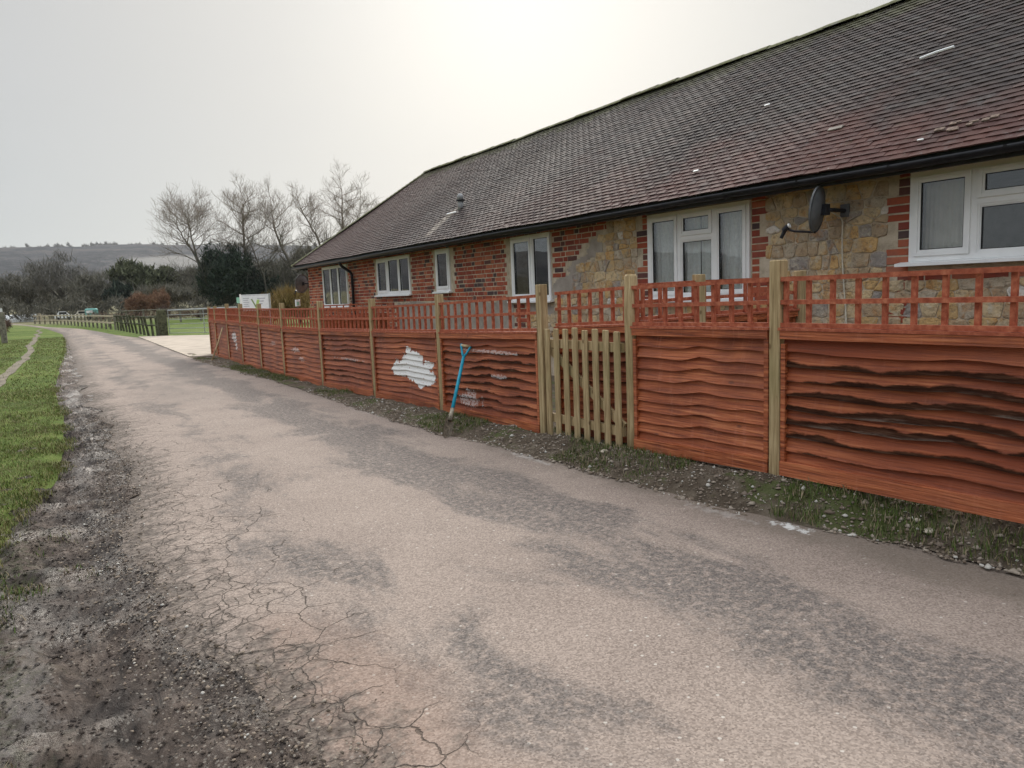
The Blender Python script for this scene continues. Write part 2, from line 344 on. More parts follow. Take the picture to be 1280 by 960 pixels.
# ---- ground materials
def f_road(g, b):
    p = g.pos(); x = g.xyz(p); flat = g.vmath('MULTIPLY', p, (1, 1, 0))
    base = g.ramp(g.noise(1.3, 5, .6, vec=flat), [(.30, (.19, .143, .118)), (.5, (.255, .197, .163)), (.72, (.325, .257, .212))])
    # aggregate: individual stones pressed in the surface
    v1 = g.voro(150, vec=flat, out='Color'); ag = g.xyz(v1)[0]; base = g.mix(.56, base, g.mix(ag, (.11, .085, .07), (.40, .325, .275)))
    v2 = g.voro(42, vec=flat, out='Color'); d2 = g.voro(42, vec=flat); chip = g.math('MULTIPLY', g.step(g.xyz(v2)[1], .945, .965), g.step(d2, .30, .22)); base = g.mix(g.math('MULTIPLY', chip, .75), base, (.50, .455, .40))
    # worn dark tarmac in wheel tracks
    tr1 = g.math('POWER', 2.718, g.math('MULTIPLY', g.math('POWER', g.math('DIVIDE', g.math('SUBTRACT', x[0], 2.38), .42), 2), -1))
    tr2 = g.math('POWER', 2.718, g.math('MULTIPLY', g.math('POWER', g.math('DIVIDE', g.math('SUBTRACT', x[0], 1.12), .40), 2), -1))
    tr = g.math('ADD', g.math('MULTIPLY', tr1, .31), g.math('MULTIPLY', tr2, .17)); n = g.noise(1.15, 6, .68, vec=g.vmath('MULTIPLY', flat, (1.5, .72, 1)), dist=.4)
    dm = g.step(g.math('ADD', n, tr), .60, .76); fine = g.noise(26, 6, .75, vec=flat)
    dm = g.math('MULTIPLY', dm, g.step(fine, .34, .56)); base = g.mix(g.math('MULTIPLY', dm, .82), base, g.mix(ag, (.045, .040, .038), (.14, .122, .112)))
    fard = g.math('MULTIPLY', g.step(x[1], 9, 14), g.step(g.noise(.55, 5, .65, vec=g.vmath('MULTIPLY', flat, (1.6, .5, 1))), .44, .62)); base = g.mix(g.math('MULTIPLY', fard, .45), base, (.095, .085, .078))
    # edge damp soil by the verge
    en = g.noise(4, 4, .6, vec=flat); e1 = g.step(g.math('ADD', x[0], g.math('MULTIPLY', g.math('SUBTRACT', en, .5), .5)), 2.95, 3.30); base = g.mix(g.math('MULTIPLY', e1, .55), base, (.13, .105, .08))
    # reddish staining near left wheel track
    rs = g.step(g.ellipse(.78, 2.2, .34, 1.0, (0, 1), g.noise(2.5, 4, vec=flat), .6), 1.1, .3); base = g.mix(g.math('MULTIPLY', rs, .32), base, (.24, .14, .095))
    # cracked broken edge on the left
    eg = g.attr('edge')
    dn = g.vmath('ADD', flat, g.vmath('SCALE', g.node('ShaderNodeTexNoise').outputs['Color'], scale=0))
    nn = g.node('ShaderNodeTexNoise'); g.set(nn.inputs['Vector'], flat); nn.inputs['Scale'].default_value = 5; nn.inputs['Detail'].default_value = 5
    dn = g.vmath('ADD', flat, g.vmath('SCALE', nn.outputs['Color'], scale=.16))
    c1 = g.voro(3.8, 'DISTANCE_TO_EDGE', vec=dn); c2 = g.voro(10.5, 'DISTANCE_TO_EDGE', vec=dn)
    en2 = g.noise(1.4, 4, .6, vec=flat); lx = g.math('ADD', x[0], g.math('MULTIPLY', g.math('SUBTRACT', en2, .5), 1.3))
    z1 = g.step(lx, 1.12, .84); z2 = g.step(lx, .86, .55)
    nearm = g.step(x[1], 16, 7)
    k1 = g.math('MULTIPLY', g.math('MULTIPLY', g.step(c1, .012, .002), z1), nearm); k2 = g.math('MULTIPLY', g.math('MULTIPLY', g.step(c2, .028, .006), z2), nearm); kk = g.math('MAXIMUM', k1, g.math('MULTIPLY', k2, .95))
    kk = g.math('MULTIPLY', kk, g.math('MAXIMUM', g.step(g.noise(2.6, 4, .65, vec=flat), .34, .52), g.step(eg, .55, .30))); base = g.mix(g.math('MULTIPLY', kk, .8), base, (.05, .038, .028))
    sn = g.noise(9, 7, .75, vec=flat); so = g.step(g.math('ADD', eg, g.math('MULTIPLY', g.math('SUBTRACT', sn, .5), 1.7)), .42, .04)
    base = g.mix(g.math('MULTIPLY', so, .88), base, g.mix(g.step(g.noise(30, 5, .7, vec=flat), .4, .65), (.055, .043, .036), (.17, .14, .115)))
    # lime wash splashes
    sp = g.math('ADD', .5, g.math('MULTIPLY', g.math('SUBTRACT', g.noise(16, 7, .75, vec=flat), .5), 2.6))
    for (cx, cy, rx, ry, w) in ((3.30, 2.50, .05, .12, .8), (3.2, 2.9, .06, .3, .14), (3.16, 4.9, .05, .4, .22), (3.1, 8.2, .1, .6, .15)):
        base = g.mix(g.math('MULTIPLY', g.step(g.ellipse(cx, cy, rx, ry, (0, 1), sp, 1.1), 1.0, .2), w), base, (.68, .67, .64))
    h = g.math('ADD', g.math('MULTIPLY', g.voro(85, vec=flat), .5), g.math('ADD', g.math('MULTIPLY', g.noise(12, 5, .6, vec=flat), .8), g.math('MULTIPLY', kk, -4.0)))
    return dict(color=base, rough=.92, normal=g.bump(h, .75, .006), spec=.25)
M_road = mat('worn_chipped_tarmac', f_road)
def f_mud(g, b):
    p = g.pos(); flat = g.vmath('MULTIPLY', p, (1, 1, 0)); x = g.xyz(p)
    n = g.noise(8, 9, .78, vec=g.vmath('MULTIPLY', flat, (1.5, .6, 1)), dist=.8); col = g.ramp(n, [(.36, (.020, .013, .009)), (.45, (.068, .046, .034)), (.54, (.122, .087, .067)), (.62, (.195, .148, .118)), (.70, (.33, .28, .245))])
    big = g.noise(1.7, 4, .6, vec=flat); col = g.mix(g.step(big, .42, .62), col, g.mix(.6, col, (.035, .026, .022)))
    hn = g.math('ADD', .5, g.math('MULTIPLY', g.math('SUBTRACT', g.noise(11, 9, .8, vec=flat), .5), 3.0))
    ash = g.step(g.ellipse(-.20, 3.05, .09, .6, (0, 1), hn, 1.0), 1.0, .5); ash2 = g.step(g.ellipse(.14, 7.0, .12, .9, (0, 1), hn, .8), 1.0, .5); ash3 = g.step(g.ellipse(.25, 13.5, .12, 1.2, (0, 1), hn, .8), 1.0, .5)
    col = g.mix(g.math('MULTIPLY', g.math('MAXIMUM', ash, g.math('MULTIPLY', g.math('MAXIMUM', ash2, ash3), .8)), .5), col, (.33, .29, .26))
    pat = g.noise(1.5, 6, .7, vec=flat); gm = g.step(g.math('ADD', g.math('MULTIPLY', x[0], -1), g.math('MULTIPLY', pat, .9)), .50, .85); gm = g.math('MULTIPLY', gm, g.step(g.noise(24, 6, .75, vec=flat), .42, .58)); col = g.mix(g.math('MULTIPLY', gm, .7), col, (.060, .068, .022))
    ch = g.voro(70, vec=flat, out='Color'); cdd = g.voro(70, vec=flat); gr = g.step(g.math('ADD', x[0], g.math('MULTIPLY', g.math('SUBTRACT', pat, .5), .8)), .05, .38)
    chip = g.math('MULTIPLY', g.step(g.math('ADD', g.xyz(ch)[0], g.math('MULTIPLY', gr, .38)), .86, .90), g.step(cdd, .42, .28)); col = g.mix(g.math('MULTIPLY', chip, .8), col, g.mix(g.xyz(ch)[1], (.16, .13, .11), (.42, .37, .31)))
    wet = g.step(g.noise(1.8, 4, .6, vec=flat), .45, .62)
    return dict(color=col, rough=g.math('SUBTRACT', .9, g.math('MULTIPLY', wet, .52)), normal=g.bump(g.math('ADD', n, g.math('MULTIPLY', g.noise(60, 4, .7, vec=flat), .3)), 1.0, .06), spec=.5)
M_mud = mat('wet_mud', f_mud)
def f_grass(g, b):
    p = g.pos(); n = g.noise(.35, 5, .65); n2 = g.noise(3.5, 6, .7); col = g.ramp(g.math('ADD', g.math('MULTIPLY', n, .5), g.math('MULTIPLY', n2, .5)), [(.36, (.050, .080, .014)), (.5, (.10, .145, .024)), (.64, (.17, .19, .05))])
    x = g.xyz(p); nr = g.math('MULTIPLY', g.step(x[1], 9, 3), g.step(g.noise(2.2, 5, .7), .40, .60)); col = g.mix(g.math('MULTIPLY', nr, .8), col, (.085, .065, .035)); far = g.step(x[1], 70, 100); col = g.mix(g.math('MULTIPLY', far, .75), col, (.17, .135, .09))
    s = g.noise(30, 4, .7); col = g.mix(g.math('MULTIPLY', g.step(s, .42, .7), .4), col, (.05, .065, .018))
    return dict(color=col, rough=.95, normal=g.bump(g.noise(26, 5, .75), 1.0, .03), spec=.15)
M_grass = mat('winter_grass', f_grass)
def f_verge(g, b):
    p = g.pos(); n = g.noise(6, 7, .7); col = g.ramp(n, [(.3, (.060, .044, .030)), (.5, (.12, .092, .066)), (.72, (.22, .18, .135))])
    m = g.noise(2.4, 5, .65, st=(1, .6, 1)); col = g.mix(g.math('MULTIPLY', g.step(m, .52, .62), .65), col, (.075, .105, .022))
    return dict(color=col, rough=.97, normal=g.bump(g.noise(28, 7, .75), 1.0, .03))
M_verge = mat('verge_soil', f_verge)
def f_blade(g, b):
    r = g.rnd(); pn = g.noise(1.3, 3, .6)
    col = g.ramp(r, [(0, (.042, .066, .008)), (.35, (.082, .118, .014)), (.65, (.135, .165, .028)), (.82, (.20, .18, .055)), (1, (.30, .24, .13))])
    col = g.mix(g.math('MULTIPLY', g.step(pn, .45, .62), .5), col, (.135, .115, .045)); pn2 = g.noise(5, 4, .7); col = g.mix(g.math('MULTIPLY', g.step(pn2, .52, .64), .45), col, (.21, .165, .08))
    return dict(color=col, rough=.7, spec=.2)
M_blade = mat('grass_blade', f_blade)
def f_blade2(g, b):
    r = g.rnd(); col = g.ramp(r, [(0, (.050, .075, .016)), (.35, (.085, .125, .026)), (.6, (.14, .135, .055)), (.85, (.22, .17, .10)), (1, (.30, .24, .16))])
    return dict(color=col, rough=.75, spec=.2)
M_blade2 = mat('rough_verge_blade', f_blade2)
M_apron = plain('pale_concrete', (.40, .335, .27), .9, .09, 1.6, .4)
M_track = plain('muddy_track', (.16, .135, .10), .9, .25, 3, .5)
def f_pebble(g, b):
    r = g.rnd(); col = g.ramp(r, [(0, (.15, .115, .085)), (.25, (.24, .19, .145)), (.45, (.09, .07, .052)), (.6, (.30, .25, .20)), (.8, (.18, .14, .11)), (.95, (.48, .45, .40))], 'CONSTANT')
    return dict(color=col, rough=.9, normal=g.bump(g.noise(80, 4, .7), .6, .004))
M_pebble = mat('flint_pebble', f_pebble)
def f_bark(g, b):
    n = g.noise(3, 4, .6); z = g.xyz(g.pos())[2]
    col = g.mix(g.step(z, 3, 11), g.ramp(n, [(.3, (.05, .045, .038)), (.7, (.12, .11, .09))]), g.ramp(n, [(.3, (.19, .15, .12)), (.7, (.31, .25, .205))]))
    return dict(color=col, rough=.95)
M_bark = mat('tree_bark', f_bark)
def twig(name, stops):
    def f(g, b):
        r = g.node('ShaderNodeNewGeometry').outputs['Random Per Island']; n = g.noise(.5, 4, .6)
        return dict(color=g.ramp(g.math('ADD', g.math('MULTIPLY', r, .45), g.math('MULTIPLY', n, .55)), stops), rough=.95, spec=.1)
    return mat(name, f)
M_twig = twig('bare_twigs', [(.25, (.075, .072, .055)), (.5, (.14, .130, .100)), (.75, (.22, .205, .165))])
M_twigpale = twig('pale_bare_twigs', [(.25, (.09, .085, .07)), (.5, (.15, .14, .12)), (.75, (.23, .215, .185))])
M_willow = twig('golden_willow_twigs', [(.25, (.13, .085, .03)), (.5, (.24, .16, .06)), (.75, (.36, .26, .11))])
M_orange = twig('orange_twigs', [(.25, (.12, .065, .04)), (.5, (.21, .115, .07)), (.75, (.30, .19, .12))])
M_ever = twig('dark_evergreen_needles', [(.25, (.018, .027, .020)), (.5, (.038, .052, .038)), (.75, (.070, .088, .062))])
M_ivy = twig('dull_green_leaves', [(.25, (.045, .052, .028)), (.5, (.085, .092, .050)), (.75, (.14, .145, .085))])
M_russet = twig('russet_stems', [(.25, (.075, .045, .035)), (.5, (.14, .09, .07)), (.75, (.22, .15, .11))])
def f_hill(g, b):
    p = g.pos(); n = g.noise(.012, 7, .68); n2 = g.noise(.06, 5, .7); col = g.ramp(g.math('ADD', g.math('MULTIPLY', n, .5), g.math('MULTIPLY', n2, .5)), [(.40, (.016, .018, .021)), (.5, (.040, .039, .041)), (.60, (.080, .070, .066))])
    x = g.xyz(p)
    ch = g.math('MAXIMUM', g.step(g.ellipse(178, 62, 95, 17, (0, 2), g.noise(.02, 5, .6), .6), 1.0, .6), g.step(g.ellipse(330, 52, 60, 12, (0, 2), g.noise(.02, 5, .6), .6), 1.0, .6)); col = g.mix(g.math('MULTIPLY', ch, .6), col, (.30, .28, .25))
    return dict(color=col, rough=1, normal=g.bump(n2, .6, 6), spec=.05)
M_hill = mat('wooded_hillside', f_hill)
# ================================================================ GROUND
def vbase(Y): return np.interp(Y, [-8, 1, 2.9, 4.16, 5.2, 7.3, 9.2, 11, 30], [.17, .16, .135, .105, .075, .045, .01, -.015, -.02])
def verge_h(X, Y):
    t = np.clip((np.asarray(X) - 3.16) / .36, 0, 1); t = t * t * (3 - 2 * t); nz = (fbm(np.asarray(X) * 1, np.asarray(Y) * 1, 4, 3.) - .5)
    return .012 + t * vbase(Y) + nz * .05 * t + .018 * np.clip(t * 4, 0, 1)
ax_ = np.concatenate([-np.geomspace(2500, 14, 26), np.linspace(-12, 16, 36), np.geomspace(18, 2600, 28)]); ay_ = np.concatenate([np.linspace(-300, -16, 10), np.linspace(-14, 60, 60), np.geomspace(63, 2600, 40)])
XX, YY = np.meshgrid(ax_, ay_, indexing='ij')
RR = np.hypot(XX, YY); ZZ = -.08 + np.clip(RR - 140, 0, None) * .012 + (fbm(XX * .05, YY * .05, 3) - .5) * np.clip((RR - 60) / 200, 0, 1) * 1.2
ZZ = np.where((XX > 3.6) & (YY < 22.5), np.maximum(ZZ, 0.02), ZZ)
gridmesh('ground', XX, YY, ZZ, M_grass)
def leftedge(Y): return np.interp(Y, [-8, 2, 3.2, 4.3, 6.5, 9, 14, 23, 34, 47, 61, 80, 110], [.5, .42, .26, .28, .37, .42, .35, .48, .59, .68, .06, -1.6, -6]) + (fbm(Y * 0, Y, 4, 1.6) - .5) * .34 * np.clip((45 - Y) / 20, 0, 1)
def rightedge(Y): return np.interp(Y, [-8, 19, 22, 32, 36, 39.5, 50, 58, 69, 80, 110], [3.8, 3.45, 3.2, 3.4, 3.35, 2.89, 2.44, 1.9, .1, -1.0, -4.6])
ys = np.concatenate([np.arange(-7, 16, .07), np.geomspace(16.1, 110, 90)]); t = np.linspace(0, 1, 46)
Yg, Tg = np.meshgrid(ys, t, indexing='ij'); Xg = leftedge(Yg) * (1 - Tg) + rightedge(Yg) * Tg
Zg = .012 + .02 * (1 - (2 * Tg - 1) ** 2) + (fbm(Xg, Yg, 4, .9) - .5) * .03 + (fbm(Xg, Yg, 3, 6) - .5) * .012 * np.clip((1.4 - Xg) / .8, .25, 1.6)
Zg = np.where(Xg - leftedge(Yg) < .3, Zg - .02 * (1 - (Xg - leftedge(Yg)) / .3), Zg)
gridmesh('road', Xg.T, Yg.T, Zg.T, M_road, attrs={'edge': (Xg - leftedge(Yg)).T.ravel()})
# muddy margin left of the tarmac
ys = np.concatenate([np.arange(.8, 10, .03), np.arange(10, 34, .12)]); t = np.linspace(0, 1, 44); Yg, Tg = np.meshgrid(ys, t, indexing='ij')
L0 = np.interp(Yg, [0, 3, 5, 7, 9.5, 14, 20, 27, 34], [-1.3, -1.15, -.85, -.45, -.25, -.12, .12, .4, .55]); Xg = L0 * (1 - Tg) + (leftedge(Yg) + .05) * Tg
def mudz(X, Y):
    L_ = np.interp(Y, [0, 3, 5, 7, 9.5, 14, 20, 27, 34], [-1.3, -1.15, -.85, -.45, -.25, -.12, .12, .4, .55]); T_ = (X - L_) / (leftedge(Y) + .05 - L_); return np.maximum(.004 - .025 * np.exp(-((X - .02) / .14) ** 2) + (fbm(X, Y, 6, 8) - .5) * .12 * np.clip((1 - T_) * 6, 0, 1) + .022 * np.clip((.1 - X) * 4, 0, 1), -.03)
rut = -.025 * np.exp(-((Xg - .02) / .14) ** 2)
Zg = .004 + rut + (fbm(Xg, Yg, 6, 8) - .5) * .12 * np.clip((1 - Tg) * 6, 0, 1) + .022 * np.clip((.1 - Xg) * 4, 0, 1); Zg = np.maximum(Zg, -.03)
gridmesh('muddy_margin', Xg.T, Yg.T, Zg.T, M_mud)
# left grass verge
ys = np.concatenate([np.arange(-6, 16, .09), np.geomspace(16.1, 100, 60)]); t = np.linspace(0, 1, 60) ** 2; Yg, Tg = np.meshgrid(ys, t, indexing='ij')
def gr_edge(Y): return np.interp(Y, [-6, 3.0, 3.6, 4.8, 5.8, 6.8, 9.5, 14, 20, 27, 38, 47, 61, 80, 100], [-.62, -.52, -.42, -.36, -.24, -.05, .04, .02, .15, .44, .62, .68, .04, -1.65, -4.2]) + (fbm(Y * 0 + 9, Y, 4, 1.3) - .5) * .14 * np.clip((40 - Y) / 20, 0, 1)
Xg = gr_edge(Yg) - Tg * 16
Zg = .015 + .035 * np.clip(Tg * 200, 0, 1) + (fbm(Xg, Yg, 4, 2) - .5) * .02 * np.clip(Tg * 100, 0, 1)
gridmesh('grass_verge', Xg[::-1].T[::-1], Yg[::-1].T[::-1], Zg[::-1].T[::-1], M_grass)
# worn track in the grass on the far left
ys = np.linspace(13, 60, 120); t = np.linspace(-1, 1, 7); Yg, Tg = np.meshgrid(ys, t, indexing='ij'); c = np.interp(Yg, [13, 16, 20, 29, 38, 50, 60], [-1.0, -.86, -.68, -.55, -.54, -.4, -.5]) + (fbm(Yg * 0, Yg, 3, .4) - .5) * .3
Xg = c + Tg * (.07 + .05 * fbm(Yg * 0 + 3, Yg, 3, .8)); gridmesh('path', Xg.T, Yg.T, (.062 + (fbm(Xg, Yg, 3, 3) - .5) * .01).T + 0 * Xg.T, M_track)
# verge bank under the fence
ys = np.concatenate([np.arange(-4, 12, .05), np.arange(12, 22.4, .12)]); t = np.linspace(0, 1, 26); Yg, Tg = np.meshgrid(ys, t, indexing='ij')
def vedge(Y): return np.interp(Y, [-4, 1.5, 2.4, 3.0, 5.3, 6.3, 8.6, 12, 15, 19.4, 22.4], [3.66, 3.57, 3.36, 3.27, 3.20, 3.06, 3.10, 3.12, 3.04, 2.92, 3.08]) + (fbm(Y * 0 + 5, Y, 4, 2.4) - .5) * .16
Xg = vedge(Yg) * (1 - Tg) + 4.1 * Tg; tt = np.clip((Xg - vedge(Yg)) / .34, 0, 1); tt = tt * tt * (3 - 2 * tt)
Zg = .026 + .016 * np.clip(tt * 5, 0, 1) + tt * vbase(Yg) + (fbm(Xg, Yg, 4, 5) - .5) * .07 * np.clip(tt * 3, 0, 1)
def vz(X, Y):
    tt = np.clip((X - vedge(Y)) / .34, 0, 1); tt = tt * tt * (3 - 2 * tt); return .026 + .016 * np.clip(tt * 5, 0, 1) + tt * vbase(Y) + (fbm(X, Y, 4, 5) - .5) * .07 * np.clip(tt * 3, 0, 1)
gridmesh('fence_verge', Xg.T, Yg.T, Zg.T, M_verge)
# garden between fence and cottage, concrete apron beyond
Xg, Yg = np.meshgrid(np.linspace(4.05, 6.6, 14), np.linspace(-4, 22.2, 80), indexing='ij'); gridmesh('garden_soil', Xg, Yg, vbase(Yg) + .03 + (fbm(Xg, Yg, 3, 2) - .5) * .03, M_verge)
mb = MB(); mb.poly([(3.0, 20.3, .040), (3.6, 19.9, .040), (9, 21.9, .040), (12.5, 24, .040), (12.5, 31, .040), (5.9, 33.2, .040), (4.3, 35.4, .040), (3.35, 36.2, .040)])
i = len(mb.v); pts = mb.v[:]
for a in range(len(pts)): p, q = pts[a], pts[(a + 1) % len(pts)]; mb.quad((p[0], p[1], -.1), (q[0], q[1], -.1), q, p)
build('concrete_apron', mb, M_apron, kind='structure')
# hills
hx = np.linspace(-1500, 2600, 150); hd = np.linspace(0, 1, 40); HX, HD = np.meshgrid(hx, hd, indexing='ij')
ridge = np.interp(HX, [-1500, -400, -64, 30, 112, 200, 586, 900, 1500, 2600], [95, 108, 113, 117, 121, 119, 117, 121, 110, 90])
HY = 820 + HD * 900; prof = np.where(HD < .93, (np.sin(np.clip(HD / .93, 0, 1) * math.pi / 2)) ** 1.35, 1 - (HD - .93) * 1.5)
HZ = 3 + (ridge - 6) * prof + (fbm(HX * .01, HY * .01, 4, 1) - .5) * 26 * (1 - HD) * HD * 2 + (fbm(HX, HY, 3, .06) - .5) * 7
gridmesh('hills', HX, HY, HZ, M_hill)
# ================================================================ COTTAGE
WX = 6.52
H = empty('cottage', (WX, 8.5, 0), 'long low brick and ragstone cottage under a brown clay tiled hipped roof', 'cottage')
Y0, Y1 = -4.0, 21.35
WIN = [('w5', 1.75, 3.73, 1.47, 2.235), ('w4', 5.48, 7.08, 1.185, 2.225), ('w3', 9.22, 10.32, 1.205, 2.215), ('wb', 12.50, 13.08, 1.41, 2.21), ('w2', 14.30, 16.10, 1.39, 2.20), ('w1', 18.10, 20.02, 1.135, 2.20)]
ZT = 2.28
mb = MB()
ycuts = sorted({Y0, Y1, *[w[1] for w in WIN], *[w[2] for w in WIN]})
for a, b in zip(ycuts[:-1], ycuts[1:]):
    w = next((w for w in WIN if w[1] <= a + 1e-6 and w[2] >= b - 1e-6), None)
    for z0, z1 in (([(-.1, w[3]), (w[4], ZT)]) if w else [(-.1, ZT)]): mb.bb(WX + .005, WX + .30, a, b, z0, z1)
mb.bb(WX + .012, 11.72, Y1 - .3, Y1, -.1, ZT); mb.bb(11.42, 11.72, Y0, Y1 - .302, -.1, ZT); mb.bb(WX + .302, 11.418, Y0, Y0 + .3, -.1, ZT)
build('wall', mb, M_mortar, H)
mb = MB(); mb.bb(WX + .302, 11.418, Y0 + .302, Y1 - .302, .05, .10); build('floor', mb, M_inside, H)
mb = MB(); mb.bb(WX + .302, 11.418, Y0 + .302, Y1 - .302, 2.262, 2.275)
build('ceiling', mb, M_inside, H)
for yy in (4.9, 8.2, 11.6, 13.7, 17.0):
    mb = MB(); mb.bb(WX + .304, 9.6, yy - .05, yy + .05, .102, 2.26); build('partition', mb, M_inside, H)
mb = MB(); mb.bb(9.6, 9.7, Y0 + .31, Y1 - .31, .102, 2.26); build('partition', mb, M_inside, H)
def inwin(y, z, m=.0):
    return any(w[1] - m < y < w[2] + m and w[3] - .05 < z < w[4] + .02 for w in WIN)
def region(y, z):
    """brick / stone / render / None on the front wall"""
    diag = 7.95 + (2.12 - z) * 1.72 + .09 * math.sin(z * 23) + .05 * math.sin(z * 51)
    if 10.33 < y < 15.05 and z < 1.21 + .03 * math.sin(y * 5) and z > .55: return 'render'
    if y > 9.9: return 'brick' if z > .5 else 'stone'
    if z > 1.15 and y > diag: return 'brick'
    if y > diag - .22 - .30 * (2.2 - z) - .10 * math.sin(z * 13 + 2) - .06 * math.sin(z * 37) and z > .95 and y > 7.4 and z < 2.08: return 'render'
    if z <= 1.15 and 9.3 < y <= 9.9 and z > .95: return 'render'
    return 'stone'
def quoin(y, k):
    long = (k // 3) % 2 == 0
    for lo, hi, side in ((7.08, 7.08 + (.225 if long else .112), 0), (5.48 - (.225 if not long else .112), 5.48, 1), (3.73, 3.73 + (.225 if long else .112), 0)):
        if lo - .001 <= y <= hi + .001: return (lo, hi)
    return None
CH = .0755
bricks = []     # (y centre, z centre, half length)
k = 0; z = .02
while z + .065 < 2.30:
    zc = z + .0325
    y = Y0 + (.056 if k % 2 else 0) ; hdr = k % 2 == 0
    while y < Y1 - .02:
        L = .1025 if hdr else .215; L = min(L, Y1 - y); yc = y + L / 2
        ok = all(region(yy, zc) == 'brick' for yy in (y, yc, y + L)) and not inwin(y, zc, .012) and not inwin(y + L, zc, .012) and not inwin(yc, zc, .012)
        if ok: bricks.append((yc, zc, L / 2))
        y += L + .0105; hdr = not hdr
    for w in WIN[:2]:
        long = (k // 3) % 2 == 0
        for side in (0, 1):
            if w[0] == 'w5' and side == 1: continue
            ln = .215 if (long ^ (side == 1)) else .1025
            if w[3] - .55 < zc < 2.27:
                a = w[2] + .012 if side == 0 else w[1] - .012 - ln
                if region(a, zc) == 'stone' or w[0] == 'w5' or True: bricks.append((a + ln / 2, zc, ln / 2))
    if 1.37 < zc + CH < 1.46:       # a brick course under the right window sill
        y = 1.8
        while y < 3.66: bricks.append((y + .107, zc, .107)); y += .2255
    z += CH; k += 1
def brickmesh(hl):
    b = MB(); c = .006; x0 = -.0; h = .0325
    b.v = [(0, -hl + c, -h + c), (0, hl - c, -h + c), (0, hl - c, h - c), (0, -hl + c, h - c), (c, -hl, -h), (c, hl, -h), (c, hl, h), (c, -hl, h), (.03, -hl, -h), (.03, hl, -h), (.03, hl, h), (.03, -hl, h)]
    b.f = [(0, 3, 2, 1)] + [(i, (i + 1) % 4, 4 + (i + 1) % 4, 4 + i) for i in range(4)] + [(4 + i, 4 + (i + 1) % 4, 8 + (i + 1) % 4, 8 + i) for i in range(4)]
    return b
BMc = {}
def in_frame_rank(items, posf): 
    r = []
    for it in items:
        d = inview(posf(it)); r.append((d if d else 1e6, it))
    r.sort(key=lambda t: t[0]); return r
rk = in_frame_rank([b for b in bricks], lambda b: (WX, b[0], b[1]))
# bricks hidden below the fence rail line do not show: prefer the ones above it
rk.sort(key=lambda t: t[0] + (1000 if t[1][1] < .95 else 0))
stuffb = MB()
for i, (d, (yc, zc, hl)) in enumerate(rk):
    rr = RG; dxx = rr.uniform(-.003, .003)
    if i < 300 and d < 1e3:
        key = round(hl, 3)
        if key not in BMc: q = brickmesh(hl); BMc[key] = mesh_of('brick', q.v, q.f, M_brick)
        o = link('brick', BMc[key], H, (WX + dxx, yc, zc)); o.rotation_euler = (rr.uniform(-.012, .012), 0, rr.uniform(-.01, .01))
    else:
        q = brickmesh(hl); j = len(stuffb.v); stuffb.v += [(WX + dxx + a, yc + b, zc + c) for a, b, c in q.v]; stuffb.f += [tuple(j + t for t in f) for f in q.f]
build('brickwork', stuffb, M_brick, H, kind='stuff')
# end wall bricks (left gable side) as one part
sb = MB(); z = .02; k = 0
while z + .065 < 2.28:
    x = WX + .1 * (k % 2)
    while x < 11.6: L = .215; sb.bb(x, min(x + L, 11.7), Y1 - .01, Y1 + .008, z, z + .065); x += L + .0105
    z += CH; k += 1
build('end_brickwork', sb, M_brick, H, kind='stuff')
# render: patches as a skin of small cells following region()
mb = MB(); st = .025
for iy in range(int((8.0 - 0) / st), int(15.2 / st)):
    for iz in range(int(.5 / st), int(2.12 / st)):
        y = iy * st; zz = iz * st
        if region(y + st / 2, zz + st / 2) == 'render' and not inwin(y + st / 2, zz + st / 2, .03):
            mb.bb(WX + .001, WX + .02, y, y + st, zz, zz + st)
build('render_patch', mb, M_render, H, kind=None)
# ragstone: clipped voronoi cells in rough courses
def clip(poly, a, b, c):       # keep a*x+b*y<=c
    out = []
    for i in range(len(poly)):
        p, q = poly[i], poly[(i + 1) % len(poly)]; dp = a * p[0] + b * p[1] - c; dq = a * q[0] + b * q[1] - c
        if dp <= 0: out.append(p)
        if dp * dq < 0: t = dp / (dp - dq); out.append((p[0] + (q[0] - p[0]) * t, p[1] + (q[1] - p[1]) * t))
    return out
rs = random.Random(5); seeds = []; z = -.02
while z < 2.45:
    hgt = rs.choice([.055, .08, .11, .14, .17]); y = -3.9 + rs.random() * .2
    while y < 10.4:
        wd = rs.choice([.07, .10, .14, .20, .26, .33]) * (1 if hgt > .09 else .8)
        seeds.append((y + wd / 2, z + hgt / 2 + rs.uniform(-.012, .012))); y += wd
    z += hgt
SA = np.array(seeds); KZ = 2.0
stones = []
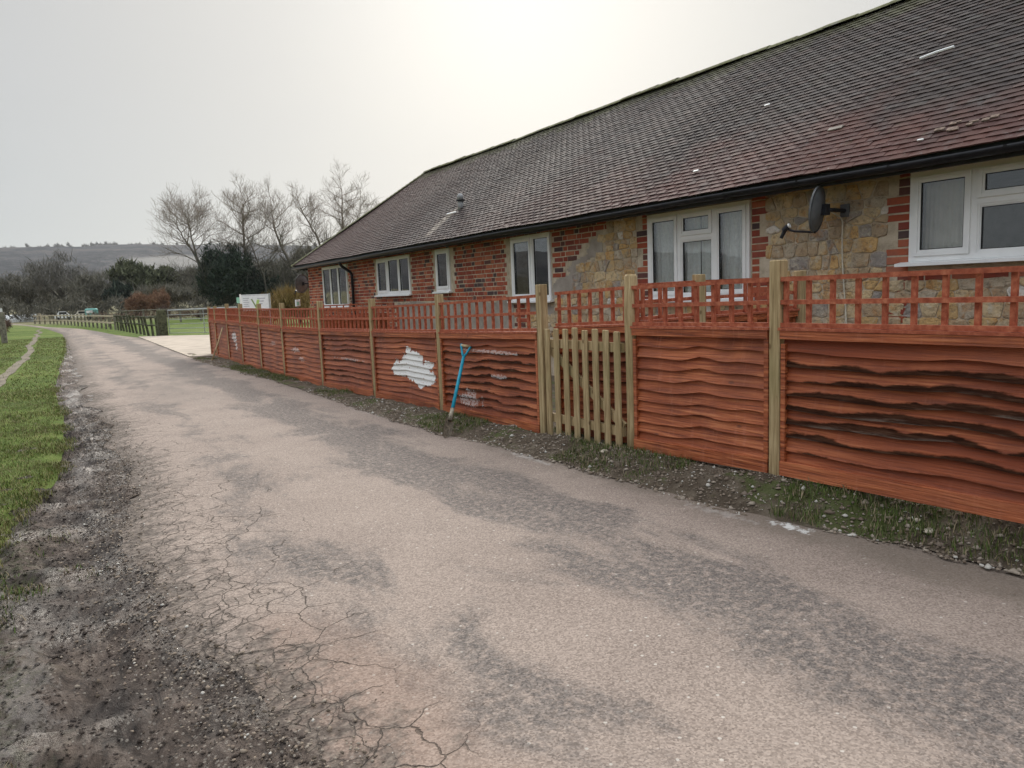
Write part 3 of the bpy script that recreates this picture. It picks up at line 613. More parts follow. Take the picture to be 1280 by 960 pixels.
for i, (sy, sz) in enumerate(seeds):
    if sy > 10.2 or sy < -3.8 or sz < .3: continue
    if region(sy, sz) != 'stone': continue
    d = np.hypot(SA[:, 0] - sy, (SA[:, 1] - sz) * KZ); idx = np.argsort(d)[1:22]
    poly = [(sy - .2, (sz - .12) * KZ), (sy + .2, (sz - .12) * KZ), (sy + .2, (sz + .12) * KZ), (sy - .2, (sz + .12) * KZ)]
    gap = rs.uniform(.002, .008)
    for j in idx:
        ox, oz = SA[j][0] - sy, (SA[j][1] - sz) * KZ; L = math.hypot(ox, oz)
        if L < 1e-6: continue
        a, b = ox / L, oz / L; c = a * (sy + ox / 2) + b * (sz * KZ + oz / 2) - gap; poly = clip(poly, a, b, c)
        if len(poly) < 3: break
    if len(poly) < 3: continue
    poly = clip(poly, 0, 1, 2.262 * KZ)
    # cut by openings and quoins
    for (w, ya, yb, za, zb) in WIN[:3]:
        lo, hi = ya - .02 - (.17 if w == 'w4' else 0), yb + .02 + (.19 if w in ('w4', 'w5') else 0); lz = za - .045; 
        if w == 'w5': lz = 1.35
        if sz > lz - (.5 if (w != 'w3') else 0) and lo - .3 < sy < hi + .3 and not (lo < sy < hi):
            poly = clip(poly, -1, 0, -hi) if sy >= hi else clip(poly, 1, 0, lo)
        elif lo <= sy <= hi and sz < zb:
            if sz > lz: poly = []
            else: poly = clip(poly, 0, 1, lz * KZ)
        elif lo <= sy <= hi: poly = clip(poly, 0, -1, -(zb + .03) * KZ)
        if len(poly) < 3: break
    if len(poly) < 3: continue
    poly = [(p[0], p[1] / KZ) for p in poly]
    A = .5 * abs(sum(poly[q][0] * poly[(q + 1) % len(poly)][1] - poly[(q + 1) % len(poly)][0] * poly[q][1] for q in range(len(poly))))
    if A < .0012: continue
    stones.append((sy, sz, poly, A))
def stonegeo(poly, mb):
    # soften corners, then bulge
    pts = []
    for q in range(len(poly)):
        p, n_, pr = poly[q], poly[(q + 1) % len(poly)], poly[q - 1]
        for o_ in (pr, n_):
            t = rs.uniform(.07, .20); pts.append((p[0] + (o_[0] - p[0]) * t + rs.uniform(-.003, .003), p[1] + (o_[1] - p[1]) * t + rs.uniform(-.003, .003)))
    cy = sum(p[0] for p in pts) / len(pts); cz = sum(p[1] for p in pts) / len(pts); n = len(pts); pr_ = rs.uniform(.001, .012); j = len(mb.v)
    for s_, x_ in ((1, .010), (.96, -.55 * pr_), (.70, -pr_)):
        for p in pts: mb.v.append((WX + x_ + rs.uniform(-.0035, .0035) * (s_ < 1), cy + (p[0] - cy) * s_ + rs.uniform(-.003, .003), cz + (p[1] - cz) * s_ + rs.uniform(-.0025, .0025)))
    mb.v.append((WX - pr_ * 1.05 + rs.uniform(-.004, .004), cy, cz))
    for r_ in (0, 1):
        for q in range(n): mb.f.append((j + r_ * n + (q + 1) % n, j + r_ * n + q, j + (r_ + 1) * n + q, j + (r_ + 1) * n + (q + 1) % n))
    for q in range(n): mb.f.append((j + 2 * n + (q + 1) % n, j + 2 * n + q, j + 3 * n))
rk = sorted(((inview((WX, s[0], s[1])) or 1e6) + (1000 if s[1] < .95 else 0) - s[3] * 30, i) for i, s in enumerate(stones))
sb = MB()
for n_, (d, i) in enumerate(rk):
    s = stones[i]
    if n_ < 300 and d < 900: q = MB(); stonegeo(s[2], q); build('stone', q, M_stone, H, smooth=False)
    else: stonegeo(s[2], sb)
build('stonework', sb, M_stone, H, kind='stuff')
# lintels over windows, fascia, soffit
for w in WIN[:2]:
    mb = MB(); mb.bb(WX - .012, WX + .1, w[1] - .03, w[2] + .03, w[4] + .002, 2.292); build('lintel', mb, M_lintel, H)
EX, EZ = 6.20, 2.315; RX, RZ = 9.12, 4.63; YE = 21.68; YR = 18.55; SL = math.hypot(RX - EX, RZ - EZ); dn = Vector(((RX - EX) / SL, 0, (RZ - EZ) / SL)); nn = Vector((-dn.z, 0, dn.x))
mb = MB(); mb.bb(EX + .045, EX + .07, Y0, YE - .03, 2.205, 2.33); build('fascia', mb, M_fascia, H)
mb = MB(); mb.bb(EX + .072, WX + .01, Y0, YE - .06, 2.262, 2.275); build('soffit', mb, M_fascia, H)
mb = MB(); mb.bb(EX + .045, 12.0, YE - .05, YE - .028, 2.205, 2.33); build('fascia', mb, M_fascia, H)
mb = MB(); mb.bb(EX + .072, 12.0, Y1 + .01, YE - .052, 2.262, 2.275); build('soffit', mb, M_fascia, H)
# gutter (half round, open at the top)
def gutter(p0, p1, axis):
    mb = MB(); n = 9; R = .056
    rows = 40
    for i in range(rows + 1):
        t = i / rows; c = Vector(p0).lerp(Vector(p1), t); sag = .006 * math.sin(t * 37)
        for r in (R, R - .006):
            for k in range(n):
                a = math.pi + math.pi * k / (n - 1); o = Vector((0, math.cos(a) * r, math.sin(a) * r)) if axis == 'x' else Vector((math.cos(a) * r, 0, math.sin(a) * r)); mb.v.append(tuple(c + o + Vector((0, 0, sag))))
    for i in range(rows):
        b = i * 2 * n; c = b + 2 * n
        for k in range(n - 1): mb.f.append((b + k, b + k + 1, c + k + 1, c + k)); mb.f.append((b + n + k + 1, b + n + k, c + n + k, c + n + k + 1))
        mb.f.append((b, c, c + n, b + n)); mb.f.append((b + n - 1, b + 2 * n - 1, c + 2 * n - 1, c + n - 1))
    return mb
build('gutter', gutter((EX - .015, Y0, 2.292), (EX - .015, YE - .02, 2.272), 'y'), M_black, H, smooth=True)
build('gutter', gutter((EX - .03, YE - .0, 2.270), (12, YE - .0, 2.275), 'x'), M_black, H, smooth=True)
y = 1.0
while y < 21.4:
    mb = MB(); R = .061
    for s in (0, 1): mb.v += [(EX - .015 + math.cos(math.pi + math.pi * k / 8) * R, y + s * .025, 2.288 - .001 * y + math.sin(math.pi + math.pi * k / 8) * R) for k in range(9)]
    mb.f += [(k, k + 1, 10 + k, 9 + k) for k in range(8)]; build('gutter_bracket', mb, M_black, H); y += .9
mb = MB(); mb.tube([(EX - .015, 17.62, 2.25), (EX - .015, 17.62, 2.17), (EX + .03, 17.62, 2.12), (WX - .09, 17.62, 1.98), (WX - .055, 17.62, 1.9), (WX - .055, 17.62, .1)], .035, 10); build('downpipe', mb, M_black, H, smooth=True)
# roof under-layer
UZ = -.045
def rp(s, y, off=0.): return Vector((EX, y, EZ)) + dn * s + nn * off
mb = MB(); BX = 2 * RX - EX
o_ = -.03
mb.poly([rp(.03, Y0, o_), rp(.03, YE - .03, o_), Vector((RX, YR, RZ - .05)), Vector((RX, Y0, RZ - .05))]); mb.poly([(BX, Y0, EZ - .03), (RX, Y0, RZ - .05), (RX, YR, RZ - .05), (BX, YE - .03, EZ - .03)]); mb.poly([rp(.03, YE - .03, o_), (BX, YE - .03, EZ - .03), (RX, YR, RZ - .05)])
mb.poly([rp(.03, Y0, o_), (RX, Y0, RZ - .05), (BX, Y0, EZ - .03)])
roof = build('roof', mb, M_fascia, H)
# tiles
TW, TG, TLn = .165, .080, .20
def tilemesh():
    q = MB(); n = 4; w = TW - .0015; L = .175; th = .0125
    for s_, lift in ((0, .014), (L, -.006)):          # 0 = exposed lower edge
        for t_ in (0, th):
            for k in range(n + 1): u = (k / n - .5) * w; q.v.append((s_, u, lift + t_ - .0025 * (u / w * 2) ** 2 + (.0)))
    m_ = n + 1
    for k in range(n): q.f.append((m_ + k, 3 * m_ + k, 3 * m_ + k + 1, m_ + k + 1)); q.f.append((k + 1, k, m_ + k, m_ + k + 1)[::-1])
    q.f.append((0, 2 * m_, 3 * m_, m_)); q.f.append((n, m_ + n, 3 * m_ + n, 2 * m_ + n))
    return q
TM = tilemesh(); TV = np.array(TM.v); TME = mesh_of('tile', TM.v, TM.f, M_tile)
rows = int((SL - .06) / TG) + 1; tiles = []
rt = random.Random(3)
for r in range(rows):
    s = r * TG; yend = YE - (YE - YR) * (s / SL); y = Y0 + (TW / 2 if r % 2 else 0) + TW / 2
    while y < yend + .02:
        tiles.append((s, min(y, yend - TW * .4))); y += TW
BR = Matrix((dn, Vector((0, 1, 0)), nn)).transposed()       # columns: up-slope, along, normal
tl = []
sagf = lambda s, y: .012 * math.sin(y * .8 + 1) * math.sin(s * .9) - .006 * math.sin(y * 2.3)
for (s, y) in tiles: 
    p = rp(s, y, .0 + sagf(s, y)); tl.append((inview(p) or 1e6, s, y, p))
tl.sort(key=lambda t: t[0]); V = []; Q = []; nt_ = len(TV)
for i, (d, s, y, p) in enumerate(tl):
    slip = -rt.uniform(.0, .03) if rt.random() < .03 else rt.uniform(-.004, .004)
    E_ = Matrix.Rotation(rt.gauss(0, .006), 3, 'Z') @ Matrix.Rotation(rt.gauss(0, .009), 3, 'X') @ Matrix.Rotation(rt.gauss(0, .008), 3, 'Y'); R_ = BR @ E_; p = p + dn * slip + nn * rt.uniform(0, .003)
    if i < 300:
        o = link('tile', TME, roof, p); o.rotation_euler = R_.to_euler()
    else:
        V.append(TV @ np.array(R_).T + np.array(p)); 
Vn = len(V); V = np.concatenate(V); F4 = np.array([f for f in TM.f], int)
Q = (F4[None] + (np.arange(Vn) * nt_)[:, None, None]).reshape(-1, 4)
npbuild('tiling', V, Q, M_tile, roof, kind='stuff')
# hip end and rear slope: coursed tiles seen only from other places
mb = MB()
for r in range(rows):
    t0 = r * TG / SL; t1 = min((r * TG + TG) / SL, .995)
    a0, a1 = EX + (RX - EX) * t0, BX - (BX - RX) * t0; a2, a3 = EX + (RX - EX) * t1, BX - (BX - RX) * t1; y0 = YE - (YE - YR) * t0; y1 = YE - (YE - YR) * t1; z0 = EZ + (RZ - EZ) * t0; z1 = EZ + (RZ - EZ) * t1
    mb.quad((a0, y0, z0 + .02), (a0 + .0, y0, z0), (a1, y0, z0), (a1, y0, z0 + .02)); mb.quad((a0, y0, z0 + .02), (a1, y0, z0 + .02), (a3, y1, z1), (a2, y1, z1))
    mb.quad((a1, Y0, z0 + .02), (a3, Y0, z1), (a3, y1, z1), (a1, y0, z0 + .02))
build('rear_tiling', mb, M_tile, H, kind='stuff')
# ridge and hip tiles
def halfround(L, r0, r1, n=7):
    q = MB()
    for s_, r in ((0, r0), (L, r1)):
        for k in range(n): a = math.pi * (.08 + .84 * k / (n - 1)); q.v.append((math.cos(a) * r, s_, math.sin(a) * r * .72))
        for k in range(n): a = math.pi * (.08 + .84 * k / (n - 1)); q.v.append((math.cos(a) * (r - .014), s_, math.sin(a) * (r - .014) * .72))
    for k in range(n - 1): q.f.append((k, k + 1, 2 * n + k + 1, 2 * n + k)); q.f.append((k, n + k, n + k + 1, k + 1)); q.f.append((2 * n + k, 2 * n + k + 1, 3 * n + k + 1, 3 * n + k))
    return q
q = halfround(.46, .118, .112); RM = mesh_of('ridge_tile', q.v, q.f, M_ridge)
q = halfround(.17, .105, .085); HM = mesh_of('hip_tile', q.v, q.f, M_ridge)
y = Y0
while y < YR - .1:
    o = link('ridge_tile', RM, roof, (RX + rt.uniform(-.006, .006), y, RZ - .03 + .012 * math.sin(y * .8) + rt.uniform(-.006, .008))); o.rotation_euler = (rt.uniform(-.02, .02), rt.uniform(-.03, .03), rt.uniform(-.012, .012)); y += .452
hv = Vector((RX, YR, RZ)) - Vector((EX, YE, EZ)); hl_ = hv.length; hd_ = hv.normalized()
s = 0
while s < hl_ - .05:
    p = Vector((EX, YE, EZ)) + hd_ * s; R_ = Vector((0, 1, 0)).rotation_difference(hd_); o = link('hip_tile', HM, roof, p + Vector((0, 0, -.02))); yaw = hd_.to_track_quat('Y', 'Z'); o.rotation_euler = yaw.to_euler(); s += .135
# flue pipe, white strip, broken tile chips
vt = empty('flue', (7.03, 12.91, 2.95), parent=H)
p = Vector((7.03, 12.91, 2.96)); mb = MB(); mb.tube([p, p + Vector((0, 0, .17))], .055, 12); build('pipe', mb, M_lead, vt, smooth=True)
mb = MB(); mb.tube([p + Vector((0, 0, .17)), p + Vector((0, 0, .19))], .085, 12); build('collar', mb, M_black, vt)
mb = MB(); mb.tube([p + Vector((0, 0, .19)), p + Vector((0, 0, .27)), p + Vector((0, 0, .31))], [.06, .062, .03], 12); build('cowl', mb, M_lead, vt, smooth=True)
def slab(s0, s1, y0, y1, off, M, name, th=.012, parent=None):
    mb = MB(); a = [rp(s0, y0, off), rp(s0, y1, off), rp(s1, y1, off), rp(s1, y0, off)]; b_ = [q_ + nn * th for q_ in a]
    mb.v = [tuple(q_) for q_ in a + b_]; mb.f = [(0, 1, 2, 3), (7, 6, 5, 4), (0, 4, 5, 1), (1, 5, 6, 2), (2, 6, 7, 3), (3, 7, 4, 0)]; return build(name, mb, M, parent or H)
M_chip = plain('broken_tile_clay', (.23, .17, .135), .9, .3, 30)
sF = (7.03 - EX) / dn.x; slab(sF - .16, sF - .13, 12.86, 13.24, .035, M_white, 'flashing')
sS = (7.645 - EX) / dn.x
mb = MB(); a = rp(sS - .02, 4.30, .045); b_ = rp(sS + .02, 3.99, .05); mb.tube([a, a.lerp(b_, .5) + nn * .006, b_], .014, 6); ws = build('plastic_strip', mb, M_white); tagp(ws, 'short white plastic strip lying high on the brown tiled roof', 'strip')
for i in range(9):
    y = 3.22 + rt.uniform(-.22, .22); s_ = .33 + rt.uniform(-.07, .09); s1 = rt.uniform(.015, .04)
    o = slab(s_, s_ + s1, y, y + rt.uniform(.03, .09), .022, M_chip, 'tile_chip', .010, roof)
for (px_, py_, sz_) in ((6.37, 3.55, .02), (6.6, 6.3, .03), (7.6, 6.1, .03), (6.8, 4.6, .06)):
    s_ = (px_ - EX) / dn.x; slab(s_, s_ + sz_ * .8, py_, py_ + sz_ * 2.5, .024, M_render if sz_ > .05 else M_white, 'tile_chip', .01, roof)
# ---------------------------------------------------------------- windows
def ring(mb, x0, x1, ya, yb, za, zb, t, tb=None):
    tb = tb or t; mb.bb(x0, x1, ya, ya + t, za, zb); mb.bb(x0, x1, yb - t, yb, za, zb); mb.bb(x0 + .001, x1 - .001, ya + t, yb - t, zb - t, zb); mb.bb(x0 + .001, x1 - .001, ya + t, yb - t, za, za + tb)
def sash(parent, ya, yb, za, zb, opening=True, xf=WX - .02):
    t = .052 if opening else .026
    mb = MB(); x0 = xf - (.014 if opening else -.004); x1 = xf + .05
    # stepped sash profile
    ring(mb, x0, x1, ya, yb, za, zb, t * .62); ring(mb, x0 + .008, x1 - .004, ya + t * .62, yb - t * .62, za + t * .62, zb - t * .62, t * .38)
    s = build('sash', mb, M_upvc, parent)
    mb = MB(); ring(mb, x0 + .012, x1 - .008, ya + t, yb - t, za + t, zb - t, .006); build('gasket', mb, M_gasket, s)
    mb = MB(); mb.bb(x0 + .020, x0 + .024, ya + t + .006, yb - t - .006, za + t + .006, zb - t - .006); build('pane', mb, M_glass, s)
def window(w, bars, label=None, sillx=.09, opening=(), split=None):
    _, ya, yb, za, zb = w; e = empty('window', (WX, (ya + yb) / 2, za), parent=H)
    mb = MB(); ring(mb, WX - .022, WX + .05, ya, yb, za, zb, .045)
    for b_ in bars: mb.bb(WX - .021, WX + .049, b_ - .026, b_ + .026, za + .045, zb - .045)
    if split: mb.bb(WX - .0205, WX + .048, split[0] + .026, split[1] - .026, split[2] - .024, split[2] + .024)
    build('frame', mb, M_upvc, e)
    bars = sorted(bars); ed = [ya + .019] + list(bars) + [yb - .019]
    for i in range(len(ed) - 1):
        a = ed[i] + .026; b_ = ed[i + 1] - .026
        if split and abs(ed[i] - split[0]) < .02:
            sash(e, a, b_, split[2] + .024, zb - .045, True); sash(e, a, b_, za + .045, split[2] - .024, False)
        else: sash(e, a, b_, za + .045, zb - .045, i in opening)
    mb = MB(); y_a, y_b = ya - .05, yb + .07
    pr = [(WX + .05, za), (WX - .022, za - .001), (WX - .022 - sillx, za - .014), (WX - .022 - sillx, za - .040), (WX - .022 - sillx + .012, za - .040), (WX + .0, za - .030), (WX + .05, za - .03)]
    n = len(pr); mb.v = [(p[0], y_a, p[1]) for p in pr] + [(p[0], y_b, p[1]) for p in pr]; mb.f = [tuple(range(n)), tuple(range(2 * n - 1, n - 1, -1))] + [((i + 1) % n, i, n + i, n + (i + 1) % n) for i in range(n)]
    build('sill', mb, M_upvc, e); return e
w5 = window(WIN[0], [3.195, 2.29], opening=(0, 2), split=(2.29, 3.195, 1.93), sillx=.10)
w4 = window(WIN[1], [5.985, 6.535], opening=(0, 2), split=(5.985, 6.535, 1.90), sillx=.07)
w3 = window(WIN[2], [9.72], opening=(1,), sillx=.06)
wb_ = window(WIN[3], [], opening=(0,), sillx=.06); w2 = window(WIN[4], [14.88, 15.48], opening=(2,), sillx=.06); w1 = window(WIN[5], [18.78, 19.38], opening=(), sillx=.06)
def curtain_or_sheet(par, ya, yb, za, zb, M, x=WX + .12, f=42, amp=.03):
    ys = np.arange(ya, yb, .008); zs = np.linspace(za, zb, 8); V = []; F = []
    for z_ in zs:
        for y in ys: V.append((x + amp * math.sin(y * f + 1.7 * math.sin(y * 9)) * (1 - .3 * (z_ - za)) + .004 * math.sin(y * 160), y, z_))
    n = len(ys)
    for a in range(len(zs) - 1):
        for b_ in range(n - 1): F.append((a * n + b_, a * n + b_ + 1, (a + 1) * n + b_ + 1, (a + 1) * n + b_))
    q = MB(); q.v = V; q.f = F; return build('curtain_or_sheet', q, M, par, smooth=True)
curtain_or_sheet(w4, 5.50, 6.25, 1.2, 2.2, M_net, x=WX + .07, amp=.016); curtain_or_sheet(w4, 6.26, 7.06, 1.2, 2.2, M_net, f=50, x=WX + .07, amp=.016)
curtain_or_sheet(w5, 3.36, 3.70, 1.48, 2.2, M_greysheet, f=20, amp=.006, x=WX + .16)  # no real curtain here: grey sheet added for the grey light in this pane
# ---------------------------------------------------------------- satellite dishes
def dish(name, c, nd, wallpt, label, s=1.0, cable=False, lnbdir=None):
    nd = Vector(nd).normalized(); up = (Vector((0, 0, 1)) - nd * nd.z).normalized(); rt_ = nd.cross(up); c = Vector(c)
    e = empty(name, c, label, 'satellite dish'); a_, b_ = .215 * s, .185 * s; N = 28
    for nm, off, M_ in (('reflector', 0, M_dish), ('face', .004, M_dishlight)):
        mb = MB()
        for r in range(6):
            f = r / 5
            for k in range(N):
                t_ = 2 * math.pi * k / N; p = c + up * (math.sin(t_) * a_ * f) + rt_ * (math.cos(t_) * b_ * f) + nd * ((f * f) * .055 - .055 + off); mb.v.append(tuple(p))
        for r in range(5):
            for k in range(N): q = (r * N + k, r * N + (k + 1) % N, (r + 1) * N + (k + 1) % N, (r + 1) * N + k); mb.f.append(q)
        if nm == 'reflector':
            j = len(mb.v); mb.v += [tuple(Vector(mb.v[5 * N + k]) - nd * .012) for k in range(N)]; mb.f += [(5 * N + k, 5 * N + (k + 1) % N, j + (k + 1) % N, j + k) for k in range(N)]
        build(nm, mb, M_, e, smooth=True)
    bk = c - nd * .06; wp = Vector(wallpt)
    mb = MB(); mb.box(bk - nd * .02, (.03, .03, .05), None); build('clamp', mb, M_black, e)
    mb = MB(); mb.tube([bk - nd * .03, bk - nd * .05 + (wp - bk) * .25, wp], .018, 8); build('mount_arm', mb, M_black, e, smooth=True)
    mb = MB(); mb.box(wp, (.008, .045, .06) if abs(wp.x - WX) < .08 else (.045, .008, .06)); build('wall_plate', mb, M_dish, e)
    ft = c - up * a_ * .97 + nd * .0; tip = ft + nd * .27 - up * .0
    mb = MB(); mb.tube([ft - nd * .02, ft + nd * .18, tip + up * .02], .011, 6); build('feed_arm', mb, M_black, e)
    mb = MB(); mb.tube([tip + up * .045 - nd * .02, tip + up * .0 + nd * .02], [.026, .026], 10); mb.tube([tip + up * .03, tip + nd * .035 - up * .07], [.02, .017], 8); build('receiver_head', mb, M_black, e)
    mb = MB(); mb.tube([tip + up * .048 - nd * .024, tip + up * .055 - nd * .036], .024, 10); build('receiver_cap', mb, M_white, e)
    if cable:
        mb = MB(); pts = [bk - nd * .04, wp + Vector((-.02, .03, -.06))]
        for i in range(12): t_ = i / 11; pts.append((WX - .018, wp.y + .02 - .07 * t_ + .012 * math.sin(7 * t_), wp.z - .1 - t_ * 1.5))
        mb.tube(pts, .0065, 5); build('cable', mb, M_cable, e)
dish('satellite_dish', (6.22, 4.46, 2.0), (-.27, .95, .12), (WX - .012, 4.36, 1.985), 'dark grey satellite dish on the stone wall between the two nearest windows', 1.0, True)
dish('satellite_dish', (6.50, 21.98, 1.83), (-.36, .90, .12), (6.75, Y1 + .012, 1.84), 'dark satellite dish sticking out from the far brick corner of the cottage', 1.3)
# ================================================================ FENCE
FE = empty('garden_fence', (3.6, 8.5, 0), 'long red stained waney lap fence with trellis top and pale wooden posts', 'fence')
PX = [(3.68, 2.89), (3.64, 4.15), (3.62, 5.28), (3.62, 7.24), (3.58, 9.10), (3.54, 11.12), (3.50, 13.12), (3.52, 14.84), (3.55, 16.59), (3.58, 18.15), (3.60, 19.69)]
TOPZ = [1.47, 1.44, 1.40, 1.35, 1.33, 1.32, 1.31, 1.31, 1.32, 1.33, 1.28]
rf = random.Random(21)
def post(parent, x, y, z0, z1, h=.0375, roundp=False, lean=0., M=M_post, yaw=0., name='post'):
    mb = MB()
    if roundp:
        n = 5; mb.tube([(x + .01 * math.sin(i) * 1 + rf.uniform(-.003, .003), y + rf.uniform(-.003, .003), z0 + (z1 - z0) * i / n) for i in range(n)] + [(x, y, z1 - .02), (x, y, z1)], [.054, .053, .051, .05, .049, .047, .036], 12)
    else: mb.cbox(x - h, x + h, y - h, y + h, z0, z1, .004)
    if lean: mb.v = [(a + (c - z0) * lean * .3, b + (c - z0) * lean, c) for a, b, c in mb.v]
    return build(name, mb, M, parent, smooth=roundp)
def frame2(p, q):       # local axes for a panel from post p to q
    a = Vector((p[0], p[1], 0)); b = Vector((q[0], q[1], 0)); d = (b - a); L = d.length; d.normalize(); n = Vector((-d.y, d.x, 0))   # n points to the lane side for +Y runs
    return a, d, n, L
def obox(mb, a, d, n, u0, u1, w0, w1, z0, z1, dz0=0, dz1=0):       # oriented box; dz at each end
    j = len(mb.v)
    for u, dz in ((u0, dz0), (u1, dz1)):
        for w in (w0, w1):
            for z_ in (z0, z1): p = a + d * u + n * w; mb.v.append((p.x, p.y, z_ + dz))
    for q in ((0, 1, 3, 2), (4, 6, 7, 5), (0, 4, 5, 1), (2, 3, 7, 6), (0, 2, 6, 4), (1, 5, 7, 3)): mb.f.append(tuple(j + k for k in q))
def panel(parent, p, q, zb0, zb1, zt0, zt1, bark=0., nb=10, seed=0, battens=1, wav=.012, gap=.045, off=0., trellis=None, lathgap=.152, gravel=.085, pw=.035, tone=.12):
    """lap panel between two posts: bottom z at each end, top z at each end"""
    r = random.Random(seed); a, d, n, L = frame2(p, q); a = a + n * off; u0, u1 = gap, L - gap
    Z = lambda u, b0, b1: b0 + (b1 - b0) * u / L
    mid = a + d * (L / 2); pn = empty('fence_panel', (mid.x, mid.y, min(zb0, zb1)), parent=parent)
    for (ua, ub) in ((u0, u0 + .03), (u1 - .03, u1)): mb = MB(); obox(mb, a, d, n, ua, ub, .006, pw, zb0 + .02, zt0 - .05, Z(ua, 0, zb1 - zb0), Z(ua, 0, zb1 - zb0)); build('edge_batten', mb, M_red, pn)
    for i in range(battens): mb = MB(); ub = u0 + (u1 - u0) * (i + 1) / (battens + 1); obox(mb, a, d, n, ub - .02, ub + .02, -.036, -.016, zb0 + .02, zt0 - .04, Z(ub, 0, zb1 - zb0), Z(ub, 0, zb1 - zb0)); build('rear_batten', mb, M_red, pn)
    mb = MB(); obox(mb, a, d, n, u0, u1, -.012, .042, zb0, zb0 + gravel, Z(u0, 0, zb1 - zb0), Z(u1, 0, zb1 - zb0)); build('base_board', mb, M_red, pn)
    mb = MB(); obox(mb, a, d, n, u0, u1, -.02, .045, zt0 - .052, zt0 - .004, Z(u0, 0, zt1 - zt0), Z(u1, 0, zt1 - zt0)); build('top_rail', mb, M_red, pn)
    mb = MB(); obox(mb, a, d, n, u0 - .01, u1 + .01, -.03, .05, zt0 - .002, zt0 + .014, Z(u0, 0, zt1 - zt0), Z(u1, 0, zt1 - zt0)); build('capping', mb, M_lath, pn)
    hb = zb0 + gravel - .02; ht = zt0 - .05; step = (ht - hb) / nb; NS = 15; ph = r.random() * 9
    com = [math.sin(ph + 2.2 * k / NS * 3.1) * .5 + r.uniform(-.45, .45) for k in range(NS + 1)]
    com = [(com[max(k - 1, 0)] + 2 * com[k] + com[min(k + 1, NS)]) / 4 for k in range(NS + 1)]
    cb = NS // 2; 
    for k_ in range(NS + 1): com[k_] += 1.5 * math.exp(-((k_ - cb) / 1.3) ** 2) - .35
    for i in range(nb):
        own = [r.uniform(-1, 1) for k in range(NS + 1)]; own = [(own[max(k - 1, 0)] + 2.6 * own[k] + own[min(k + 1, NS)]) / 4.6 for k in range(NS + 1)]
        sl = r.uniform(-.3, .3); mb = MB(); at = []; at2 = []; tb_ = max(0, r.gauss(tone, .16)); tph = r.random() * 6
        if isinstance(bark, (list, tuple)): bw = bark[i]
        else: bw = bark * r.choice([0, .5, 1, 1, 1.3])
        for k in range(NS + 1):
            u = u0 + .004 + (u1 - u0 - .008) * k / NS; wv = wav * (com[k] * .9 + own[k] * .55 + sl * (k / NS - .5)) * min(1, i + .35)
            dz = Z(u, 0, zb1 - zb0) + (Z(u, 0, zt1 - zt0) - Z(u, 0, zb1 - zb0)) * (i / nb)
            zl = hb + step * i + wv + dz; zt_ = hb + step * (i + 1) + .022 + dz
            if zt_ > ht + .03 + dz: zt_ = ht + .03 + dz
            bl = bw * (.75 + .4 * own[k] + .25 * math.sin(u * 3 + i)) if bw else -1
            cup = .0025 * own[k]
            rowv = [(-.006, zt_, -9), (.0135 + cup, zl + min(.035, (zt_ - zl) * .5), (bl - .035) / .02 if bw else -9), (.025 + cup, zl, bl / .02 if bw else -9), (-.004 + cup, zl + .0005, bl / .02 if bw else -9)]
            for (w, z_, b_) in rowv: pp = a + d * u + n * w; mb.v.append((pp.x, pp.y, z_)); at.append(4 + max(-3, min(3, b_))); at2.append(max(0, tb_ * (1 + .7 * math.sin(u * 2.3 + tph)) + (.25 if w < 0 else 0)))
        for k in range(NS):
            j = k * 4
            for t_ in range(3): mb.f.append((j + t_, j + 4 + t_, j + 5 + t_, j + 1 + t_))
        mb.at = {'bark': at, 'tone': at2}; build('board', mb, M_red, pn)
    if trellis:
        h0, h1 = trellis; mb = MB(); tb = .016
        zz = lambda u: Z(u, zt0, zt1) + tb; th = lambda u: Z(u, h0, h1) - Z(u, zt0, zt1) - tb
        tp = empty('trellis', (mid.x, mid.y, zt0), parent=parent)
        H0 = h0 - zt0 - tb; H1 = h1 - zt1 - tb
        for nm, f in (('lath', .0), ('lath', .5), ('lath', 1.0)):
            mb = MB(); za_ = zt0 + tb + f * (H0 - .026); zb_ = zt1 + tb + f * (H1 - .026)
            obox(mb, a, d, n, u0 - .01, u1 + .01, .012, .030, za_, za_ + .026, 0, zb_ - za_); build(nm, mb, M_lath, tp)
        nu = max(2, round((u1 - u0) / lathgap)); 
        for k in range(nu + 1):
            uc = u0 + .012 + (u1 - u0 - .024) * k / nu; mb = MB(); obox(mb, a, d, n, uc - .0125, uc + .0125, -.010, .0115, zt0 + tb + .002, zt0 + tb + Z(uc, H0, H1) - .002, Z(uc, 0, zt1 - zt0), Z(uc, 0, zt1 - zt0)); build('upright', mb, M_lath, tp)
    return pn
for i, ((x, y), zt_) in enumerate(zip(PX, TOPZ)):
    z0 = float(vbase(y)) - .06
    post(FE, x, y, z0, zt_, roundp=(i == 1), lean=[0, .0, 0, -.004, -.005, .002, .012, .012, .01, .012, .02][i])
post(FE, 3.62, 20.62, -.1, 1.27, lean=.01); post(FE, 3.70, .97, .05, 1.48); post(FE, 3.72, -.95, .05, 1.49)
TT = lambda y: float(np.interp(y, [1.5, 2.8, 4.0, 5.1, 5.3, 7, 9, 11.3, 13.3, 16.5, 19, 20.6], [1.375, 1.372, 1.36, 1.33, 1.315, 1.265, 1.23, 1.22, 1.215, 1.23, 1.235, 1.23]))
PT = lambda y: float(np.interp(y, [1.5, 2.8, 4.0, 5.27, 7.03, 9.06, 11.4, 13.3, 16.6, 19.2, 20.6], [1.065, 1.063, 1.06, .985, .935, .90, .865, .865, .90, .92, .92]))
PB = lambda y: float(np.interp(y, [1, 2.9, 4.1, 5.3, 7.2, 9.2, 11, 13, 16, 20.6], [.225, .19, .15, .09, .065, .045, .015, 0, .0, .0]))
zb = PT
